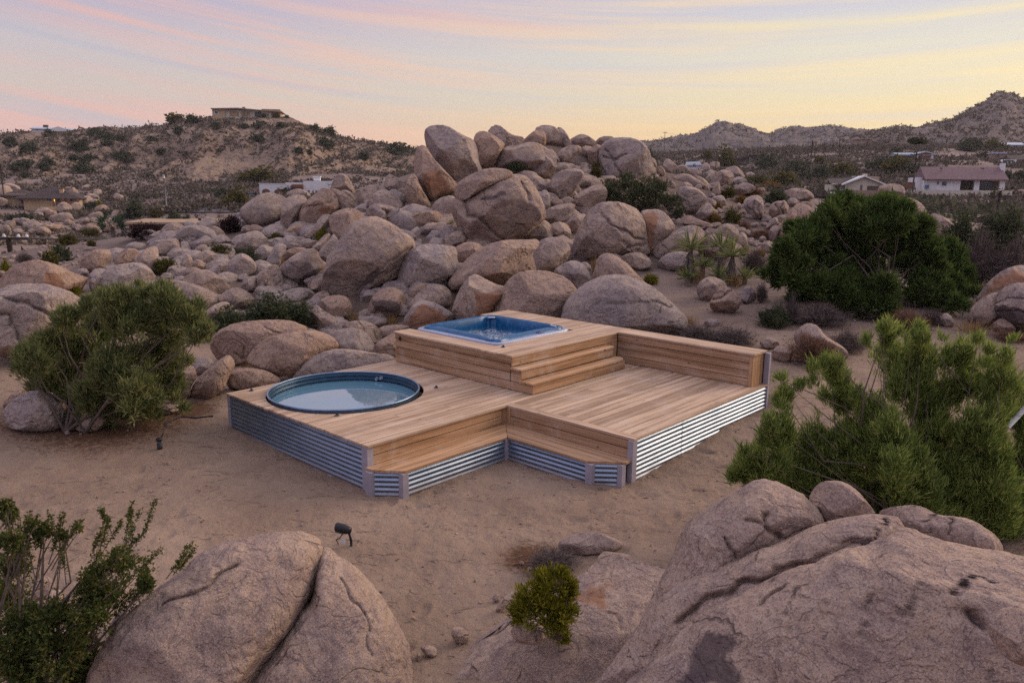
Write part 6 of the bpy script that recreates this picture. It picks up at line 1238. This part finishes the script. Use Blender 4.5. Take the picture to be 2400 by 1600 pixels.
def car(x0, x1, yb, D, m, lab, cat='car', van=False):
    h = House('parked_car' if not van else 'parked_van', x0, x1, yb, D, lab, cat, .15); w = (x1-x0); hh = w*(.36 if van else .30); x = lambda f: x0+w*f; y = lambda f: yb-hh*f
    prof = [(x(0), y(.18)), (x(.02), y(.55)), (x(.22), y(.62)), (x(.34), y(1)), (x(.78), y(1)), (x(.94), y(.64)), (x(1), y(.55)), (x(1), y(.18))] if not van else [(x(0), y(.15)), (x(0), y(.45)), (x(.08), y(.95)), (x(.13), y(1)), (x(.98), y(1)), (x(1), y(.95)), (x(1), y(.15))]
    h.poly('body', prof, -.9, .9, m)
    h.poly('window', [(x(.28), y(.64)), (x(.36), y(.93)), (x(.76), y(.93)), (x(.88), y(.64))] if not van else [(x(.07), y(.5)), (x(.11), y(.88)), (x(.8), y(.88)), (x(.8), y(.5))], -.915, -.88, GLASS)
    for fx in (.2, .8):
        mb = MB(); X_, Z_ = h.X(x(fx)), .33; mb.tube([(X_, -.95, Z_), (X_, .95, Z_)], .33, 14); mb.build('wheel', TYRE, h.o)
car(573, 602, 460, 138, CARG, 'grey blue pickup car parked left of the white adobe house')
# street, tan flat roofed house, garden wall
g0 = [gpt(px, py) for px, py in ((300, 497), (345, 488), (520, 487), (600, 493), (560, 500), (400, 501))]
V = []; 
for px in np.linspace(330, 575, 24):
    for py in (486.5, 493, 499): g_ = gpt(px, py); V.append((g_[0], g_[1], g_[2]+.12))
Fq = [[i*3+j, i*3+j+1, i*3+j+4, i*3+j+3] for i in range(23) for j in range(2)]
me = mesh_np('street', np.array(V), Fq, CONC); me.flip_normals(); tag(link('street', me), kind='structure')
h = House('house', 306, 568, 566, 86, 'low tan house with a broad flat roof in front of the left street')
h.box('wall', 310, 525, 560, 566, 1, 10, TANW, skirt=1); h.box('roof', 306, 521.5, 500, 526, 0, 9.5, TAN); h.box('roof', 500.3, 520, 566, 524, .5, 9, TAN); h.box('patio_opening', 330, 530, 480, 560, .85, 1.02, PORCH); h.box('roof_vent', 452, 516, 458, 522, 4, 4.5, DARK); h.box('roof_unit', 475, 517, 490, 522, 3, 4.5, TANW); h.box('door', 505, 532, 520, 560, .93, 1.03, GARD); h.window(530, 532, 550, 548, 1.)
h = House('garden_wall', 200, 372, 582, 66, 'low tan garden wall with stepped top behind the left boulders', 'wall')
h.box('wall_panel', 208, 566, 268, 583, 0, .25, TANW, skirt=1); h.box('wall_panel', 268.3, 562.5, 290, 583, .02, .27, TANW, skirt=1); h.box('wall_panel', 290.3, 566, 376, 583, 0, .25, TANW, skirt=1); h.box('coping', 206, 564.7, 268, 566, -.04, .29, TAN); h.box('coping', 290, 564.7, 378, 566, -.04, .29, TAN)
# right hand houses
h = House('house', 2160, 2350, 446, 130, 'long white house with a purple brown tiled roof on the right')
h.box('wall', 2172, 419, 2250, 446, 0, 9, STUC, skirt=1.2); h.box('wall', 2250, 419, 2347, 446, 2.2, 9, PORCH, skirt=1.2); h.box('wall', 2158, 417, 2172, 444, 1.5, 8, STUC, skirt=1); gable(h, 'roof', 2172, 2346, 421, 391, -.3, 9, ROOFP, .5)
for a in ((2279, 2290), (2331, 2342)): h.box('porch_column', a[0], 421, a[1], 446, 0, .7, STUC)
h.box('porch_beam', 2250, 420, 2347, 423, 0, .4, STUC); h.box('chimney', 2342, 383, 2350, 422, 3, 4.2, STUC); h.window(2208, 425, 2223, 438); h.window(2199.5, 425, 2205, 435); h.box('patio_door', 2292, 425, 2328, 445, 2.12, 2.25, GLASS); h.box('terrace', 2140, 446, 2350, 450, -2.2, 8, CREAM, skirt=2.); h.box('water_butt', 2175, 435, 2182, 443, -.8, -.1, simple('blue_drum', (.05, .10, .18), .6)); h.box('fence_panel', 2136, 428, 2158, 443, 1.5, 1.65, GARD, skirt=.5); h.box('roof_vent', 2210, 394, 2215, 397.5, 2.2, 2.6, ROOFP); h.box('roof_vent', 2298, 394, 2303, 397.5, 2.2, 2.6, ROOFP)
h = House('house', 1950, 2072, 452, 112, 'cream gabled house with a brown roof peeping over the big juniper')
h.poly('wall', [(1978, 456), (1978, 432), (2021, 416.5), (2064, 433), (2064, 456)], 0, 8, CREAM); h.box('wall', 1956, 433, 1980, 456, 1, 8, CREAM, skirt=1)
h.poly('roof_edge', [(1974, 435), (2021, 415.5), (2068, 434), (2068, 431), (2021, 412.5), (1974, 432)], -.5, 8.3, WTRIM)
MB().add([(h.X(1950), .4, h.Zp(432)), (h.X(1975), .4, h.Zp(432)), (h.X(2021), 4., h.Zp(412)), (h.X(1990), 5, h.Zp(418)), (h.X(1953), 5, h.Zp(419))], [(0, 1, 2, 3, 4)]).build('roof', ROOFB, h.o); h.poly('roof', [(2021, 413), (2066, 433), (2064, 414), (2030, 412)], 3, 8, TANW); h.box('chimney', 2026, 408, 2034, 418, 2, 3, CREAM)
h.box('garage_opening', 2030, 436, 2060, 455, -.05, .02, PORCH); h.box('porch_opening', 1961, 436, 1972, 450, .93, 1.02, PORCH); h.box('porch_opening', 1974, 436, 1981, 450, -.06, .02, PORCH); h.box('window', 2015, 434, 2019, 446, -.06, .02, DARKW); h.box('low_fence', 1985, 446, 2062, 449, -2.2, -2.1, TANW, skirt=1)
car(1950, 1985, 456, 98, CARW, 'pale car roof showing over the big juniper, beside the cream house')
h = House('house', 2103, 2186, 377, 190, 'blue roofed house with a brown garage door on the right hillside')
h.poly('wall', [(2143, 377), (2143, 363), (2165, 356), (2183, 362), (2183, 377)], 0, 8, STUC); h.box('wall', 2106, 363, 2143, 377, 3.5, 8, PORCH, skirt=1); gable(h, 'roof', 2103, 2146, 363.5, 357, 0, 8, ROOFBL, .4); h.poly('roof_edge', [(2139, 364), (2165, 357), (2186, 363.5), (2186, 361.5), (2165, 355), (2139, 362)], -.5, 8.2, ROOFG)
h.box('garage_door', 2153, 364.5, 2177, 374, -.08, .02, GARD); h.box('gable_panel', 2155, 360, 2175, 363, -.08, .02, GARD)
for x in (2107, 2124): h.box('carport_post', x, 363, x+1, 377, 0, .15, STUC)
car(2118, 2134, 375, 189, CARW, 'white car under the carport of the blue roofed house'); car(2072, 2086, 372.5, 191, CARW, 'white car parked left of the blue roofed house')
MB_ = None
h = House('house', 1735, 1778, 392, 225, 'dark two storey house between trees in the right valley')
h.box('wall', 1737, 368, 1778, 394, 0, 8, DARKW, skirt=2); h.poly('roof', [(1734, 371), (1754, 364), (1782, 365), (1782, 367), (1755, 366.5), (1734, 373)], -1., 8.5, ROOFB); h.window(1756, 382, 1762, 389); h.box('window', 1740, 384, 1748, 390, -.05, .03, GLASS); h.box('chimney', 1754, 364, 1757, 392, -.4, 0, TANW)
h = House('shed', 1609, 1645, 390, 205, 'small blue roofed shed right of the boulder pile', 'shed'); h.box('wall', 1611, 383, 1643, 391, 0, 6, STUC, skirt=2); MB().add([(h.X(1609), -.4, h.Zp(388)), (h.X(1644), -.4, h.Zp(387)), (h.X(1643), 4, h.Zp(378)), (h.X(1611), 4, h.Zp(379)), (h.X(1609), -.4, h.Zp(389)), (h.X(1644), -.4, h.Zp(388))], [(0, 1, 2, 3), (4, 5, 1, 0)]).build('roof', ROOFBL, h.o); h.box('door', 1624, 384.5, 1630, 390.5, -.06, .01, DARKW)
h = House('house', 2006, 2043, 337, 300, 'small tan house high on the right slope'); P = h.c; h.box('wall', 2008, 326, 2042, 338, 0, 8, TANW, skirt=6); h.box('roof', 2006, 325, 2044, 327.5, -.6, 8.6, TAN); h.window(2015, 329, 2020, 334); h.box('door', 2030, 329, 2034, 337, -.06, .02, DARKW)
h = House('house', 2348, 2400, 346, 250, 'white roofed house on the right slope at the right edge'); h.box('wall', 2352, 338, 2394, 347, 0, 8, STUC, skirt=5); gable(h, 'roof', 2349, 2398, 340, 333.5, -.3, 8.3, ROOFG, .5); h.window(2364, 340, 2370, 345); h.box('door', 2380, 340, 2384, 346.5, -.06, .02, DARKW); h.box('chimney', 2350, 331, 2353, 337, 2, 3, STUC)
h = House('house', 2370, 2420, 386, 196, 'brown roofed house at the right edge behind the white van'); h.box('wall', 2373, 373, 2420, 387, 0, 8, TANW, skirt=2); gable(h, 'roof', 2369, 2424, 375, 363, -.3, 8.3, ROOFB, .5); h.window(2380, 377, 2387, 383); h.box('door', 2391, 376, 2395, 386, -.06, .02, DARKW)
h = House('house', 2326, 2356, 369, 205, 'little flat roofed tan building left of the brown roofed house at the right edge'); h.box('wall', 2327, 360, 2354, 370, 0, 6, TANW, skirt=3); h.box('roof', 2325, 358, 2356, 360.5, -.4, 6.4, ROOFG); h.box('door', 2338, 362, 2342, 369.5, -.06, .02, DARKW)
car(2347, 2376, 385, 186, CARW, 'white van parked above the long white house', 'van', True)
# poles: base pixel, top pixel, distance
def pole(x, yt, yb, D, lab, arm=True, r=.13, cat='utility pole', name='utility_pole', lean=0.):
    tb = D/ray(x, yb)[1]; b_ = at(x, yb, tb); top = at(x+lean, yt, tb); root = empty(name, b_, -math.atan2(b_[0], b_[1]), label=lab, cat=cat); h_ = top[2]-b_[2]
    MB().tube([(0, 0, -1.5), (0, 0, h_)], [r, r*.75], 8).build('pole_shaft', POLE, root, True)
    if arm:
        MB().box(-.9, -.06, h_-.55, .9, .06, h_-.40).build('crossarm', POLE, root)
        for x_ in (-.8, -.3, .3, .8): MB().tube([(x_, 0, h_-.40), (x_, 0, h_-.22)], [.05, .03], 6).build('insulator', TRIM, root)
    return np.array(b_)+np.array([0, 0, h_])
tops = {}
for k_, a in {'a': (1557, 309, 345, 330, 'utility pole on the skyline right of the pile'), 'b': (1900, 329, 385, 175, 'tall utility pole in the valley above the big juniper left side'), 'c': (1964, 326, 380, 230, 'utility pole right of the tall valley pole'), 'd': (2141, 356, 428, 128, 'utility pole in front of the blue roofed house'),
     'e': (2160, 322, 350, 260, 'thin pole behind the blue roofed house'), 'f': (2336, 447, 512, 70, 'short utility pole on the orange dirt bank'), 'h': (1648, 346, 385, 210, 'utility pole behind the small blue roofed shed'), 'i': (1678, 347, 388, 200, 'utility pole beside the tree behind the right shoulder'), 'j': (1923, 325, 345, 300, 'short distant pole between the valley poles'), 'k': (2298, 325, 350, 240, 'pole beside the dark tree on the right slope'), 'l': (8, 385, 450, 150, 'brown utility pole behind the brown roofed house')}.items(): tops[k_] = pole(*a, arm=k_ != 'e')
T_ = at(30, 556, 38.); root = empty('utility_pole', at(35, 640, 38.), 0, label='thick tarred utility pole with a yellow band at the left edge', cat='utility pole'); o0 = np.array(root.location); h_ = T_[2]-o0[2]; lx = T_[0]-o0[0]
MB().tube([(0, 0, -1.5), (lx, 0, h_)], [.15, .12], 10).build('pole_shaft', POLE, root, True); MB().tube([(lx*.42, 0, h_*.42), (lx*.46, 0, h_*.46)], [.15, .15], 10).build('yellow_band', YELB, root, True); MB().box(lx-.9, -.05, h_-.1, lx+1.0, .05, h_+.02).build('crossarm', POLE, root)
for x_ in (-.8, -.2, .5, .9):
    mb = MB(); mb.lathe([(.001, 0), (.07, .0), (.09, .06), (.05, .09), (.06, .14), (.001, .17)], 10, (lx+x_, 0)); ob = mb.build('insulator', simple('white_porcelain', (.6, .6, .65), .3), root, True); ob.location = (0, 0, h_+.02)
b_ = at(394, 520, 106.); t_ = at(392, 417, 106.); root = empty('street_lamp', b_, 0, label='tall grey street lamp post standing behind the tan flat roofed house', cat='street lamp'); h_ = t_[2]-b_[2]
MB().tube([(0, 0, -1), (-.1, 0, h_)], [.11, .07], 8).build('post', TRIM, root, True); MB().tube([(-.1, 0, h_), (-.1, -.1, h_+.35)], [.16, .14], 8).build('lamp_head', WTRIM, root, True)
def wire(p0, p1, sag, r, lab):
    P = [p0+(p1-p0)*f-np.array([0, 0, sag*4*f*(1-f)]) for f in np.linspace(0, 1, 24)]; tag(MB().tube(P, r, 4).build('power_line', WIRE, None, True), lab, 'wire')
wire(at(2150, 477, 52.), at(2420, 512, 52.), .1, .022, 'top cable of three sagging across the orange dirt bank'); wire(at(2165, 486, 52.), at(2420, 519, 52.), .1, .022, 'middle cable of three sagging across the orange dirt bank'); wire(at(2172, 495, 52.), at(2420, 528, 52.), .1, .022, 'lowest cable of three sagging across the orange dirt bank')
wire(at(34, 558, 38.), at(376, 561, 50.), .05, .045, 'thick dark cable running from the left edge pole past the garden wall'); wire(at(170, 556, 45.), at(376, 556, 58.), .1, .015, 'thin cable above the thick one by the garden wall'); wire(tops['a']-[0, 0, .4], tops['b']-[0, 0, .4], 1.2, .03, 'cable from the skyline pole to the tall valley pole'); wire(tops['i']-[0, 0, .4], tops['b']-[0, 0, 1.2], 2.2, .035, 'cable slung from the right shoulder pole to the tall valley pole'); wire(tops['b']-[0, 0, .4], tops['d']-[0, 0, .4], 1., .025, 'cable from the tall valley pole towards the blue roofed house')
tag(MB().tube([at(2362, 1000, 9.), at(2450, 905, 8.9)], .03, 8).build('metal_pipe', WTRIM, None, True), 'pale metal pipe slanting through the right juniper at the right edge', 'pipe')
# ------------------------------------------------------------------ evening haze
zl = min(float(np.min(np.array([v.co.z for v in GROUND.data.vertices]))), -3.)-60.
hm = bpy.data.materials.new('haze_air'); hm.use_nodes = True; nt = hm.node_tree; nt.nodes.clear(); o_ = nt.nodes.new('ShaderNodeOutputMaterial')
pv = N(nt, 'ShaderNodeVolumePrincipled', {'Color': (.93, .90, .96, 1), 'Density': .00016, 'Anisotropy': .15}); nt.links.new(pv.outputs[0], o_.inputs['Volume'])
tag(MB().box(-1300, -1300, zl, 1300, 1300, 120.).build('haze', hm), kind='stuff')
